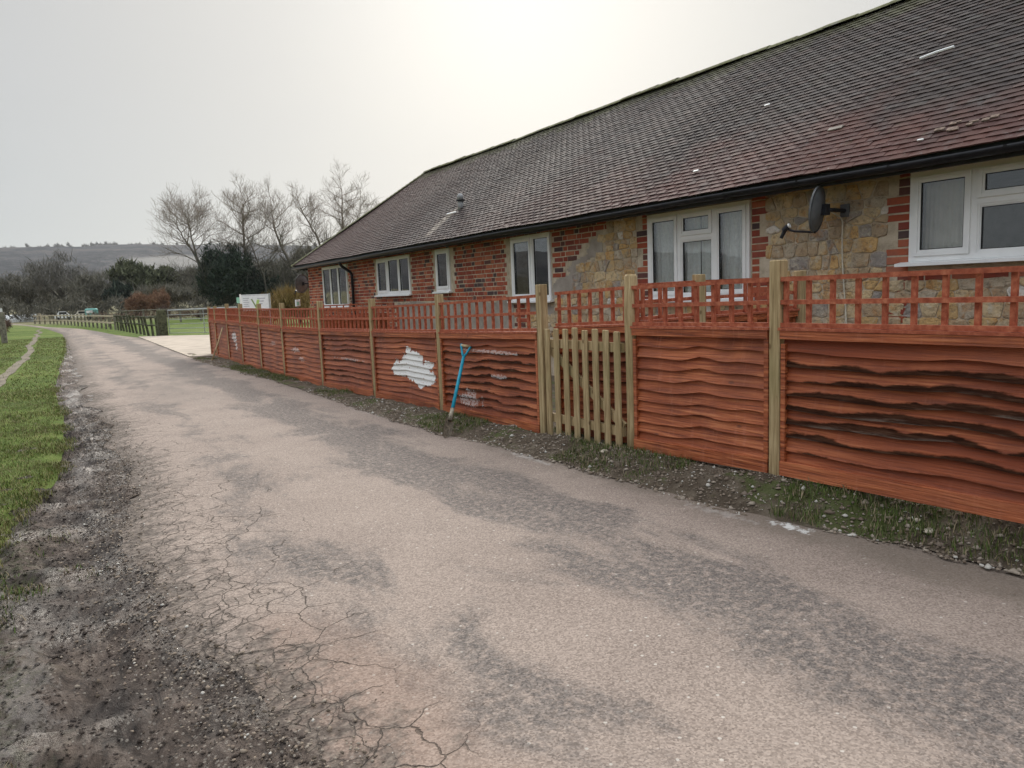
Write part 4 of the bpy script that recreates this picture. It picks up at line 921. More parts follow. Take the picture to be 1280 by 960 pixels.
barkR = [.0, .008, .036, .044, .048, .042, .034, .036, .0]
specs = [((3.68, 2.89), (3.64, 4.15), 0., 10, 1, .013), ((3.62, 5.28), (3.62, 7.24), [.0, .012, .018, .022, .022, .022, .025, .025, .02, .0], 10, 1, .014), ((3.62, 7.24), (3.58, 9.10), 0., 11, 1, .010),
         ((3.58, 9.10), (3.54, 11.12), .017, 10, 1, .013), ((3.54, 11.12), (3.50, 13.12), 0., 10, 1, .012), ((3.50, 13.12), (3.52, 14.84), 0., 10, 1, .012), ((3.52, 14.84), (3.55, 16.59), .006, 10, 1, .012), ((3.55, 16.59), (3.58, 18.15), 0., 10, 1, .012), ((3.58, 18.15), (3.60, 19.69), 0., 10, 1, .012), ((3.60, 19.69), (3.62, 20.62), 0., 10, 0, .012)]
panel(FE, (3.70, .97), (3.68, 2.89), PB(.97), PB(2.89), PT(.97), PT(2.89), bark=barkR, nb=9, seed=4, battens=2, wav=.017, tone=.62, trellis=(TT(.97), TT(2.89)))
panel(FE, (3.72, -.95), (3.70, .97), .23, .225, 1.07, 1.065, bark=.02, nb=9, seed=5, battens=2, wav=.012, trellis=(1.38, 1.375))
for i, (p, q, bk, nb, bt, wv) in enumerate(specs):
    panel(FE, p, q, PB(p[1]), PB(q[1]), PT(p[1]), PT(q[1]), bark=bk, nb=nb, seed=31 + i, battens=bt, wav=wv * (1.15 if i < 3 else .85), tone=(.12, .5, .15, .42, .15, .08, .2, .08, .1, .1)[i], trellis=(TT(p[1]), TT(q[1])))
# red panel standing just behind the gate
panel(FE, (3.70, 4.22), (3.68, 5.22), .15, .10, 1.06, 1.02, bark=.01, nb=10, seed=77, battens=1, off=-.075, gap=.0, trellis=(1.36, 1.33))
# divider behind the nearest panels
DV = empty('divider_fence', (4.7, 4.16, .12), 'short red trellis topped divider behind the fence, below the net curtained window', 'fence')
panel(DV, (3.74, 4.20), (4.36, 4.17), .16, .17, 1.08, 1.085, bark=0, nb=10, seed=51, battens=0, trellis=(1.37, 1.38)); panel(DV, (4.36, 4.17), (5.58, 4.16), .17, .18, 1.085, 1.09, bark=.02, nb=10, seed=52, trellis=(1.38, 1.385))
post(DV, 4.36, 4.17, .1, 1.425); post(DV, 5.58, 4.16, .1, 1.43)
DV2 = empty('divider_fence', (5.4, 14.9, 0), 'farther red trellis topped divider in the front garden, below the window with the downpipe', 'fence')
panel(DV2, (4.75, 15.3), (6.45, 15.3), 0, 0, .95, .95, bark=0, nb=9, seed=53, trellis=(1.22, 1.22)); post(DV2, 4.70, 15.3, -.05, 1.22)
# ---------------------------------------------------------------- gate
GT = empty('garden_gate', (3.60, 4.7, .1), 'low picket gate of pale treated wood between two posts of the red fence', 'gate')
gy0, gy1 = 4.235, 5.215
for zr in (.26, .90):
    mb = MB(); mb.bb(3.61, 3.645, gy0, gy1, zr - .035, zr + .035); build('rail', mb, M_post, GT)
mb = MB(); mb.box((3.628, 4.72, .58), (.012, .56, .032), Matrix.Rotation(math.atan2(.5, .86), 3, 'X')); build('brace', mb, M_post, GT)
for k in range(8):
    y = gy0 + .035 + (gy1 - gy0 - .07) * k / 7; dz = rf.uniform(-.012, .012); mb = MB(); mb.cbox(3.588, 3.608, y - .034, y + .034, .115 + dz, 1.035 + dz, .006); build('picket', mb, M_post, GT)
# ---------------------------------------------------------------- garden spade
sp0, sp1 = Vector((3.04, 6.07, .035)), Vector((3.57, 6.58, .83)); dv = (sp1 - sp0).normalized(); sd = dv.cross(Vector((1, -.55, 0))).normalized(); sd = (Vector((-.55, .8, 0)) - dv * Vector((-.55, .8, 0)).dot(dv)).normalized()
sd = (Vector((.80, -.50, 0)) - dv * Vector((.80, -.50, 0)).dot(dv)).normalized(); fn = dv.cross(sd)
SPD = empty('garden_spade', sp0, 'blue handled muddy spade leaning on the red fence panel beside a post', 'spade')
bs = (Vector((.50, .86, 0)) - dv * Vector((.50, .86, 0)).dot(dv)).normalized(); bs = (bs + sd * .6).normalized(); bn = dv.cross(bs); tot = (sp1 - sp0).length; P = lambda t_: sp0 + dv * (tot * t_)
mb = MB(); mb.tube([P(.24), P(.5), P(.86)], [.018, .017, .016], 10); build('shaft', mb, M_blue, SPD, smooth=True)
mb = MB()
for s_ in (-1, 1): mb.tube([P(.855), P(.90) + sd * .020 * s_, P(.985) + sd * .048 * s_, P(1.005) + sd * .05 * s_], [.013, .012, .011, .013], 8)
build('handle_fork', mb, M_blue, SPD, smooth=True)
mb = MB(); mb.tube([P(.99) - sd * .05, P(.99) + sd * .05], .0145, 10); build('grip', mb, M_palewood, SPD, smooth=True)
mb = MB(); mb.tube([P(.17), P(.29)], [.022, .019], 10)
for r in range(6):
    for c_ in range(5): u = (c_ / 4 - .5); t_ = r / 5; wd = .15 * (1 if t_ > .1 else .93); q = P(.19 - .19 * t_ * 0) - dv * 0; mb.v.append(tuple(sp0 + dv * (tot * (.20 * (1 - t_)) - .02) + bs * (u * wd) + bn * (.02 * (1 - (2 * u) ** 2) * (1 - .5 * t_))))
j = len(mb.v) - 30
for r in range(5):
    for c_ in range(4): mb.f.append((j + r * 5 + c_, j + r * 5 + c_ + 1, j + r * 5 + 6 + c_, j + r * 5 + 5 + c_))
build('blade', mb, M_steel, SPD, smooth=True)
mb = MB(); mb.tube([(3.20, 18.39, .03), (3.37, 18.45, .4), (3.53, 18.56, .78)], [.022, .020, .016], 7); tagp(build('wooden_stake', mb, M_palewood, smooth=True), 'pale wooden stake leaning on the far end of the red fence', 'stake')
# ---------------------------------------------------------------- sign and box beyond the fence
SG = empty('notice_board', (5.95, 25.7, 0), 'white notice board with a green emblem on posts beyond the far end of the fence', 'sign')
a = Vector((5.62, 26.0, 0)); b_ = Vector((6.42, 25.62, 0)); d = (b_ - a).normalized(); n = Vector((-d.y, d.x, 0)) * -1; LB = (b_ - a).length
if n.dot(Vector((-.2, -1, 0))) < 0: n = -n
def sbox(u0, u1, z0, z1, w0, w1, nm, M_, par=SG): mb = MB(); obox(mb, a, d, n, u0, u1, w0, w1, z0, z1); return build(nm, mb, M_, par)
bd = sbox(0, LB, 1.05, 1.60, -.012, .012, 'board', M_sign); sbox(-.05, -.01, -.05, 1.62, -.03, .03, 'post', M_white); sbox(LB + .01, LB + .06, -.05, 1.62, -.03, .03, 'post', M_galv)
for r in range(5): sbox(.06, .25 - .03 * (r % 2), 1.20 + r * .065, 1.225 + r * .065, .0125, .0145, 'printed_line', M_ink, bd)
for r in range(3): sbox(.52, .78 - .05 * r, 1.44 - r * .09, 1.475 - r * .09, .0125, .0145, 'printed_line', M_ink, bd)
mb = MB()
def strip(u0, z0, u1, z1, wd, M_):
    mb = MB(); pts = [(u0 - wd, z0), (u0 + wd, z0), (u1 + wd, z1), (u1 - wd, z1)]; A_ = [a + d * u + n * .0145 + Vector((0, 0, z)) for u, z in pts]; B_ = [a + d * u + n * .0125 + Vector((0, 0, z)) for u, z in pts]
    mb.v = [tuple(v) for v in A_ + B_]; mb.f = [(0, 1, 2, 3), (7, 6, 5, 4), (0, 4, 5, 1), (1, 5, 6, 2), (2, 6, 7, 3), (3, 7, 4, 0)]; build('printed_mark', mb, M_, bd)
strip(.46, 1.18, .33, 1.45, .025, M_olive); strip(.47, 1.12, .55, 1.42, .045, M_lime); sbox(.02, LB - .02, 1.56, 1.575, .0125, .0145, 'printed_line', M_ink, bd)
gs = empty('small_sign', (5.55, 26.1, 0), 'small pale green sign on a post left of the white notice board', 'sign'); mb = MB(); obox(mb, a, d, n, -.17, -.06, -.07, -.055, 1.33, 1.52); build('board', mb, M_mint, gs); mb = MB(); obox(mb, a, d, n, -.13, -.10, -.105, -.072, 0, 1.50); build('post', mb, M_greywood, gs)
bx = empty('meter_box', (6.35, 21.95, 0), 'small white box on a short post behind the far fence trellis', 'box'); mb = MB(); mb.cbox(6.27, 6.40, 21.9, 22.0, 1.17, 1.36, .01); build('housing', mb, M_sign, bx); mb = MB(); mb.bb(6.30, 6.36, 21.886, 21.898, 1.2, 1.3); build('door', mb, M_mint, bx); mb = MB(); mb.bb(6.31, 6.36, 21.93, 21.97, 0, 1.168); build('post', mb, M_greywood, bx)
# ================================================================ VEGETATION NEAR
def blades(name, P, h, w, M, per=4, spread=.03, lean=.5, kind='stuff', seed=1):
    r = np.random.RandomState(seed); n = len(P) * per; B = np.repeat(P, per, 0).astype(float); hh = np.repeat(h, per) * r.uniform(.5, 1.15, n); B[:, :2] += r.normal(0, spread, (n, 2))
    a = r.uniform(0, 2 * np.pi, n); ln = r.uniform(.1, lean, n) * hh; dx_, dy_ = np.cos(a), np.sin(a); wv = (w * r.uniform(.6, 1.3, n))[:, None]; side = np.stack([-dy_, dx_, 0 * a], 1) * wv
    mid = B + np.stack([dx_ * ln * .35, dy_ * ln * .35, hh * .6], 1); tip = B + np.stack([dx_ * ln, dy_ * ln, hh], 1)
    V = np.stack([B - side, B + side, mid + side * .7, mid - side * .7, tip + side * .1, tip - side * .1], 1).reshape(-1, 3); i = np.arange(n)[:, None] * 6
    Q = np.concatenate([i + [0, 1, 2, 3], i + [3, 2, 4, 5]]); return tagp(npbuild(name, V, Q, M, kind=kind), None)
r = np.random.RandomState(3)
N_ = 30000; Y = 1.6 + 13 * r.rand(N_) ** 1.7; X = gr_edge(Y) + .06 - r.rand(N_) ** 1.3 * (1.2 + .1 * Y); k = fbm(X, Y, 4, 2.5) * .7 + .15 + np.clip((gr_edge(Y) - X) * .9, -.05, .3) > .47; X, Y = X[k], Y[k]; h = .022 + .022 * r.rand(len(X))
blades('grass', np.stack([X, Y, np.full(len(X), .042)], 1), h, .0024, M_blade, 4, .03, 1.1, seed=5)
N_ = 16000; Y = 13 + 28 * r.rand(N_); X = gr_edge(Y) - r.rand(N_) * 3.2; k = np.abs(X - np.interp(Y, [13, 16, 20, 29, 38, 50], [-1.0, -.86, -.68, -.55, -.54, -.4])) > .13; X, Y = X[k], Y[k]
blades('grass', np.stack([X, Y, np.full(len(X), .035)], 1), .025 + .03 * r.rand(len(X)), .006, M_blade, 3, .06, .9, seed=6)
# tufts in the muddy margin
N_ = 9000; Y = 2.2 + 9 * r.rand(N_) ** 1.3; X = -1.1 + 1.2 * r.rand(N_); k = (fbm(X, Y, 4, 2.2) - .40 * np.clip(X + .45, 0, 1)) > .50; X, Y = X[k], Y[k]
blades('grass', np.stack([X, Y, mudz(X, Y)], 1), .018 + .02 * r.rand(len(X)), .0026, M_blade2, 5, .025, 1.0, seed=7)
# verge tufts below the fence
N_ = 15000; Y = -.6 + 20.5 * r.rand(N_) ** 1.4; X = vedge(Y) + .03 + .5 * r.rand(N_); den = fbm(X * .6, Y * .6, 4, 2.0) + .16 * np.exp(-((Y - 4.6) / .5) ** 2) * 0 + .17 * (Y < 2.7) + .10 * np.exp(-((Y - 4.75) / .4) ** 2) + .09 * np.exp(-((Y - 6.2) / .4) ** 2); k = (den > .575) & (X < 3.75); X, Y = X[k], Y[k]; gz = vz(X, Y)
blades('verge_grass', np.stack([X, Y, gz], 1), .018 + .03 * r.rand(len(X)) + .012 * (Y < 2.7), .0024, M_blade2, 5, .025, .9, seed=8)
# gravel
ico_v = np.array([(0, 0, 1), (.9, 0, .1), (.2, .85, .05), (-.8, .5, .1), (-.75, -.55, .0), (.3, -.9, .1), (0, 0, -.7), (.45, .4, .7), (-.5, -.1, .75)]); ico_f = np.array([(0, 7, 8), (0, 8, 5), (0, 5, 7), (7, 1, 2), (7, 5, 1), (7, 2, 3), (7, 3, 8), (8, 3, 4), (8, 4, 5), (1, 6, 2), (2, 6, 3), (3, 6, 4), (4, 6, 5), (5, 6, 1)])
def pebbles(name, X, Y, Z, s, seed=1, M=None):
    r = np.random.RandomState(seed); n = len(X); a = r.uniform(0, 6.28, n); c, s_ = np.cos(a), np.sin(a); V = ico_v[None] * (1 + r.uniform(-.22, .22, (n, 9, 3))) * np.stack([s * r.uniform(.7, 1.3, n), s * r.uniform(.6, 1, n), s * r.uniform(.45, .8, n)], 1)[:, None]
    x = V[..., 0] * c[:, None] - V[..., 1] * s_[:, None] + X[:, None]; y = V[..., 0] * s_[:, None] + V[..., 1] * c[:, None] + Y[:, None]; z = V[..., 2] + Z[:, None]
    F = (ico_f[None] + (np.arange(n) * 9)[:, None, None]).reshape(-1, 3); return npbuild(name, np.stack([x, y, z], -1).reshape(-1, 3), F, M or M_pebble, kind='stuff')
N_ = 16000; Y = -.5 + 20 * r.rand(N_) ** 1.3; X = vedge(Y) - .04 + .45 * r.rand(N_) ** 1.2; k = (fbm(X + 40, Y, 3, 1.6) > .42) | (np.abs(Y - 5.5) < .5) | ((Y > 2.9) & (Y < 4.2)); X, Y = X[k], Y[k]
pebbles('verge_gravel', X, Y, vz(X, Y) + .002, np.exp(r.normal(-4.9, .5, len(X))).clip(.003, .028), 2)
N_ = 34000; Y = 1.2 + 11 * r.rand(N_) ** 1.4; L_ = np.interp(Y, [0, 3, 5, 7, 9.5, 14], [-1.3, -1.0, -.6, -.3, -.1, 0]); X = L_ + (leftedge(Y) + .06 - L_) * r.rand(N_); pebbles('mud_clods', X, Y, mudz(X, Y) + .001, np.exp(r.normal(-5.55, .5, N_)).clip(.002, .014), 9, M_mud)
N_ = 5200; Y = 1.4 + 9 * r.rand(N_) ** 1.5; X = leftedge(Y) + r.normal(-.02, .14, N_); pebbles('edge_gravel', X, Y, np.full(len(X), .012), np.exp(r.normal(-5.3, .42, len(X))).clip(.002, .016), 3)
N_ = 2600; Y = 1.0 + 9 * r.rand(N_) ** 1.4; X = .5 + 2.8 * r.rand(N_); pebbles('loose_grit', X, Y, np.full(len(X), .026), np.exp(r.normal(-5.9, .35, len(X))).clip(.0015, .006), 4)
def flint(x, y, s_, label):
    mb = MB(); rr_ = random.Random(int(x * 1000)); z_ = float(vz(np.array(x), np.array(y))); N1 = 9
    for k in range(5):
        f = k / 4; rad_ = math.sin(math.pi * (.12 + .76 * f)) * s_
        for q in range(N1): a_ = 2 * math.pi * q / N1; w_ = rad_ * (1 + .18 * math.sin(2 * a_ + k) + rr_.uniform(-.10, .10)); mb.v.append((x + math.cos(a_) * w_ * 1.25, y + math.sin(a_) * w_, z_ - s_ * .3 + f * s_ * 1.1 + rr_.uniform(-.05, .05) * s_))
    for k in range(4):
        for q in range(N1): mb.f.append((k * N1 + q, k * N1 + (q + 1) % N1, (k + 1) * N1 + (q + 1) % N1, (k + 1) * N1 + q))
    mb.f += [tuple(range(N1 - 1, -1, -1)), tuple(4 * N1 + q for q in range(N1))]; return tagp(build('flint_stone', mb, M_flint), label, 'stone')
M_flint = plain('pale_flint', (.44, .38, .30), .9, .25, 30, .6)
flint(3.63, 1.94, .026, 'larger pale stone on the grassy verge below the nearest fence panel'); flint(3.66, 2.02, .018, 'smaller pale stone just behind the larger one on the grassy verge'); flint(3.46, 4.28, .026, 'pale flint at the foot of the round post beside the gate')
# ================================================================ FAR THINGS
def copyroot(o, loc):
    c = o.copy(); COL.objects.link(c); c.location = loc; return c
GP = empty('gate_post', (4.36, 36.1, 0), 'thick mossy wooden gate post where the paling fence meets the metal field gate', 'post'); mb = MB(); mb.cbox(4.16, 4.54, 35.95, 36.3, -.1, 1.16, .03); o = build('shaft', mb, M_mosswood, GP)
FG = empty('field_gate', (5.2, 35, 0), 'galvanised five bar field gate closing the green field beyond the apron', 'gate')
ga, gb = Vector((4.60, 36.0, 0)), Vector((6.9, 32.9, 0))
for zb_ in (.12, .32, .52, .72, .92): mb = MB(); mb.tube([ga + Vector((0, 0, zb_)), gb + Vector((0, 0, zb_))], .014, 6); build('bar', mb, M_galv, FG)
mb = MB(); mb.tube([ga + Vector((0, 0, 1.12)), gb + Vector((0, 0, 1.15))], .032, 8); build('top_bar', mb, M_galv, FG)
for t_ in (.0, .52, 1.): mb = MB(); q = ga.lerp(gb, t_); mb.tube([q + Vector((0, 0, .08)), q + Vector((0, 0, 1.12))], .018, 6); build('stile', mb, M_galv, FG)
# leaning paling fence
PF = empty('paling_fence', (4.0, 44, 0), 'leaning dark mossy post and rail fence running back from the gate post', 'fence'); A_, B_ = Vector((4.25, 36.5, 0)), Vector((3.75, 53, 0))
for i in range(12):
    q = A_.lerp(B_, (i + .4) / 12); ln = rf.uniform(-.1, .18); mb = MB(); mb.tube([q + Vector((0, 0, -.1)), q + Vector((ln * .5 - .1, ln, .88 + rf.uniform(-.05, .05)))], [.06, .05], 6); build('post', mb, M_mosswood, PF)
for z_ in (.45, .82): mb = MB(); mb.tube([A_.lerp(B_, t_ / 11) + Vector((-.06, 0, z_ + .03 * math.sin(t_ * 2.1))) for t_ in range(12)], .038, 6); build('rail', mb, M_mosswood, PF)
RF = empty('rail_fence', (2.8, 68, 0), 'pale two rail wooden fence along the far bend of the lane', 'fence'); pts = [(3.7, 53.4), (3.2, 60), (2.5, 68), (1.5, 78), (.4, 86), (-1.0, 92)]
def along(pts, n):
    L = [0]; 
    for a_, b_ in zip(pts[:-1], pts[1:]): L.append(L[-1] + math.dist(a_, b_))
    return [(float(np.interp(L[-1] * i / n, L, [p[0] for p in pts])), float(np.interp(L[-1] * i / n, L, [p[1] for p in pts]))) for i in range(n + 1)]
for (x, y) in along(pts, 20): mb = MB(); mb.bb(x - .06, x + .06, y - .06, y + .06, -.1, .95); build('post', mb, M_greywood, RF)
for z_ in (.36, .80):
    for i, (p, q) in enumerate(zip(pts[:-1], pts[1:])): mb = MB(); mb.tube([(p[0] - .07, p[1], z_), (q[0] - .07, q[1], z_)], .062, 4); build('rail', mb, M_palerail, RF)
RF2 = empty('field_fence', (9, 80, 0), 'grey weathered rail fence across the back of the green field', 'fence'); pts = [(3.9, 62), (8, 66), (13, 68), (20, 69)]
for (x, y) in along(pts, 10): mb = MB(); mb.bb(x - .07, x + .07, y - .07, y + .07, -.1, 1.15); build('post', mb, M_greywood, RF2)
for z_ in (.55, 1.05):
    for p, q in zip(pts[:-1], pts[1:]): mb = MB(); mb.tube([(p[0], p[1] - .1, z_), (q[0], q[1] - .1, z_)], .05, 4); build('rail', mb, M_greywood, RF2)
LP = empty('fence_post', (-1.55, 37.5, 0), 'grey square post at the left edge of the grass by the bracken', 'post'); mb = MB(); mb.cbox(-1.66, -1.44, 37.4, 37.6, -.1, 1.35, .02); build('shaft', mb, M_greywood, LP); mb = MB(); mb.bb(-1.60, -1.50, 37.45, 37.55, 1.352, 1.50); build('white_cap', mb, M_white, LP)
TPole = empty('utility_pole', (-5, 144.5, 0), 'pale utility pole standing left before the woods', 'pole'); mb = MB(); mb.tube([(-4.95, 144.4, -.5), (-5.06, 144.5, 4.3)], [.13, .10], 8); build('shaft', mb, M_greywood, TPole); mb = MB(); mb.bb(-5.4, -4.7, 144.4, 144.55, 3.8, 3.9); build('crossarm', mb, M_greywood, TPole)
# long white polytunnel
PTn = empty('polytunnel', (-3.5, 120, 0), 'long low white polytunnel behind the lane at far left', 'polytunnel'); mb = MB(); n = 9
for s_ in (0, 1):
    for k in range(n): a_ = math.pi * k / (n - 1); c_ = Vector((-9.5, 123.5, -.1)).lerp(Vector((-.9, 118.2, -.1)), s_); mb.v.append((c_.x + math.cos(a_) * .25, c_.y + math.cos(a_) * .8, c_.z + math.sin(a_) * 1.0))
mb.f = [(k, k + 1, n + k + 1, n + k) for k in range(n - 1)] + [tuple(range(n)), tuple(range(2 * n - 1, n - 1, -1))]; build('cover', mb, M_white, PTn); mb = MB(); mb.bb(-1.0, -.45, 117.2, 117.6, -.2, .95); build('end_board', mb, M_palerail, PTn)
def farcar(x, y, label, M_, grp=None):
    e = empty('parked_car', (x, y, 0), label, 'car', grp); mb = MB(); pr = [(-1.0, .25), (-1.0, .62), (-.72, .72), (-.45, 1.1), (.35, 1.1), (.72, .75), (1.0, .68), (1.0, .25)]; n = len(pr)
    mb.v = [(x + p[0] * .95, y - .45, p[1]) for p in pr] + [(x + p[0] * .95, y + .45, p[1]) for p in pr]; mb.f = [tuple(range(n)), tuple(range(2 * n - 1, n - 1, -1))] + [((i + 1) % n, i, n + i, n + (i + 1) % n) for i in range(n)]; build('body', mb, M_, e)
    mb = MB(); mb.bb(x - .42, x + .40, y - .465, y - .452, .76, 1.02); build('side_window', mb, M_tyre, e)
    for dx_ in (-.6, .6): mb = MB(); mb.tube([(x + dx_, y - .47, .2), (x + dx_, y - .35, .2)], .2, 12); build('wheel', mb, M_tyre, e)
farcar(1.9, 110.5, 'small white vehicle parked far off, farther left of the two', M_white); farcar(4.0, 109.5, 'small white vehicle parked far off next to the teal horsebox', M_fleece)
HB = empty('horsebox', (4.7, 104, 0), 'small teal horsebox trailer standing behind the pale rail fence', 'trailer'); mb = MB(); mb.cbox(4.1, 5.5, 103.4, 104.6, .4, 1.35, .15); build('body', mb, M_teal, HB); mb = MB(); mb.bb(4.2, 4.9, 103.385, 103.398, .8, 1.1); build('window', mb, M_white, HB)
for dx_ in (4.45, 5.1): mb = MB(); mb.tube([(dx_, 103.4, .25), (dx_, 103.6, .25)], .25, 10); build('wheel', mb, M_tyre, HB)
def sheep(x, y, label, s=1.):      # far white grazing animals, one continuous body each
    V = []; F = []; n = 8; rings = [(-.55, .05, .60), (-.5, .20, .58), (-.25, .27, .58), (.1, .27, .56), (.35, .22, .58), (.5, .12, .55), (.62, .11, .42), (.78, .08, .28), (.84, .03, .25)]
    mb = MB(); mb.tube([(x + p[0] * s, y, p[2] * s) for p in rings], [p[1] * s for p in rings], n)
    for lx in (-.4, .3):
        for ly in (-.1, .1): mb.tube([(x + lx * s, y + ly * s, .42 * s), (x + (lx + .02) * s, y + ly * s, .22 * s), (x + lx * s, y + ly * s, -.02)], [.07 * s, .035 * s, .03 * s], 5)
    return tagp(build('sheep', mb, M_fleece, smooth=True), label, 'sheep')
sheep(3.0, 92.3, 'pale sheep grazing behind the pale rail fence, left one of the pair', .8); sheep(4.6, 91.8, 'pale sheep grazing behind the pale rail fence, right one of the pair', .8)
FHs = empty('house', (-1.2, 177, 1), 'pale house gable glimpsed among the far trees at left', 'house'); mb = MB(); mb.bb(-3.5, .6, 176, 182, -.5, 3.2); build('wall', mb, M_farwall, FHs); mb = MB(); mb.v = [(-3.8, 175.6, 3.1), (.9, 175.6, 3.1), (-1.45, 175.6, 5.0), (-3.8, 182.3, 3.1), (.9, 182.3, 3.1), (-1.45, 182.3, 5.0)]; mb.f = [(0, 1, 2), (5, 4, 3), (0, 2, 5, 3), (1, 4, 5, 2), (0, 3, 4, 1)]; build('roof', mb, M_roofslate, FHs); mb = MB(); mb.bb(-1.9, -1.0, 175.9, 175.99, 2.0, 3.0); build('window', mb, M_white, FHs)
# ---- bare trees
def growtree(name, stems, label, seed, reach=3.6, M_=M_bark, r0=.20, lv=3, group=None, cat='tree', base=None):
    r = random.Random(seed); base = base or stems[0][0]; e = empty(name, base, label, cat, group); tr = MB(); cr = MB()
    def branch(p, d, L, rad, lev):
        n = 4 if lev < 3 else 3; pts = [p]; q = Vector(p); dd = Vector(d)
        for i in range(n): dd = (dd + Vector((r.gauss(0, .17), r.gauss(0, .17), r.gauss(.07, .13)))).normalized(); q = q + dd * (L / n); pts.append(q.copy())
        tgt = tr if lev == 0 else cr; rr = [max(rad * (1 - .75 * i / n), .0068) for i in range(n + 1)]; tgt.tube(pts, rr, 5 if lev == 0 else (4 if lev == 1 else 3), False)
        if lev < lv:
            k = (7, 10, 8, 4)[lev]
            for j in range(k):
                t_ = .22 + .78 * (j + r.random()) / k; i = min(int(t_ * n), n - 1); a = pts[i].lerp(pts[i + 1], t_ * n - i); dj = (pts[i + 1] - pts[i]).normalized(); s_ = Vector((r.gauss(0, 1), r.gauss(0, 1), r.gauss(0, .6))).normalized()
                nd = (dj * .72 + s_ * .72 + Vector((0, 0, .16))).normalized(); branch(a, nd, L * r.uniform(.42, .68) * (1.15 - .35 * t_), rad * .42 * (1.1 - .5 * t_), lev + 1)
    for si, st in enumerate(stems):
        pts = [Vector(p) for p in st]; n = len(pts); fine = []
        for i in range(n - 1):
            for k in range(3): fine.append(pts[i].lerp(pts[i + 1], k / 3) + Vector((r.gauss(0, .05), r.gauss(0, .05), 0)) * (1 if i + k else 0))
        fine.append(pts[-1]); N_ = len(fine); rb = r0 * (1 if si == 0 else .62); tr.tube(fine, [rb * (1 - .82 * i / (N_ - 1)) for i in range(N_)], 7, False)
        top = fine[-1]; H_ = (fine[-1] - fine[0]).length
        for j in range(17):
            t_ = .28 + .72 * (j + r.random() * .8) / 17; t_ = min(t_, .995); i = min(int(t_ * (N_ - 1)), N_ - 2); a = fine[i].lerp(fine[i + 1], t_ * (N_ - 1) - i); az = j * 2.4 + r.uniform(-.5, .5)
            nd = Vector((math.cos(az), math.sin(az), r.uniform(.12, .85))).normalized(); branch(a, nd, reach * r.uniform(.65, 1.15) * (1.12 - .55 * t_), rb * .40 * (1.1 - .6 * t_), 1)
        branch(top, Vector((0, 0, 1)), reach * .6, rb * .2, 1)
    build('trunk', tr, M_, e, smooth=True); build('crown', cr, M_, e); return e
growtree('bare_tree', [[(15.6, 78.6, -.3), (14.93, 79.05, .9), (14.22, 79.5, 2.9), (13.19, 80.14, 6.28), (12.34, 80.67, 8.0), (11.9, 80.9, 9.4)], [(13.4, 80.0, 5.6), (13.05, 80.24, 8.0), (13.1, 80.22, 9.9)]], 'leafless tree leaning left, leftmost of the tall bare row behind the cottage', 1, 4.5)
growtree('bare_tree', [[(17.29, 78.76, -.3), (17.71, 78.5, 5.59), (17.76, 78.47, 9.17), (17.8, 78.4, 11.2)], [(19.3, 77.5, 0), (19.18, 77.59, 3.91), (18.3, 78.0, 6.75), (17.2, 78.5, 9.3)]], 'leafless twin stemmed tree behind the dark conifer', 2, 4.0)
growtree('bare_tree', [[(23.3, 76.4, -.3), (22.36, 76.79, 3.6), (21.15, 77.54, 6.71), (20.69, 77.83, 8.8), (20.5, 77.94, 10.6)]], 'leafless left leaning tree, third of the tall bare row', 3, 3.9)
growtree('bare_tree', [[(26.4, 75.6, -.3), (25.6, 76.0, 3.5), (25.04, 76.3, 5.79), (24.5, 76.55, 8.0), (23.8, 77.01, 9.6), (23.3, 77.3, 10.8)]], 'slender leafless tree leaning left beside the tallest bare tree', 4, 3.5)
growtree('bare_tree', [[(26.9, 76.3, -.3), (27.16, 76.15, 4.93), (27.31, 76.06, 9.3), (27.4, 76.02, 12.6)], [(27.6, 75.9, 2), (27.88, 75.7, 4.9), (28.4, 75.38, 8.6), (29.0, 75.02, 11.2)]], 'tallest leafless tree rising behind the left end of the cottage roof', 5, 3.8)
# ---- bushy trees and shrubs made of twig or leaf clumps
def cloud(r, c, rad, n, size, up=.6, thin=.06):
    """n thin triangles filling an ellipsoid in clumps"""
    nc = max(6, n // 70); u = r.normal(size=(nc, 3)); u /= np.linalg.norm(u, axis=1)[:, None]; cc = u * (r.rand(nc, 1) ** .45) * .82
    k = r.randint(0, nc, n); p = cc[k] + r.normal(0, .17, (n, 3)); p = p * rad + c; d = r.normal(size=(n, 3)); d[:, 2] = np.abs(d[:, 2]) * .8 + up; d += (p - c) / np.array(rad) * .5; d /= np.linalg.norm(d, axis=1)[:, None]
    s = np.cross(d, r.normal(size=(n, 3))); s /= np.linalg.norm(s, axis=1)[:, None]; L = (size * r.uniform(.5, 1.3, n))[:, None]; w = L * thin
    a = p - d * L * .5; return np.stack([a - s * w, a + s * w, p + d * L * .5], 1).reshape(-1, 3)
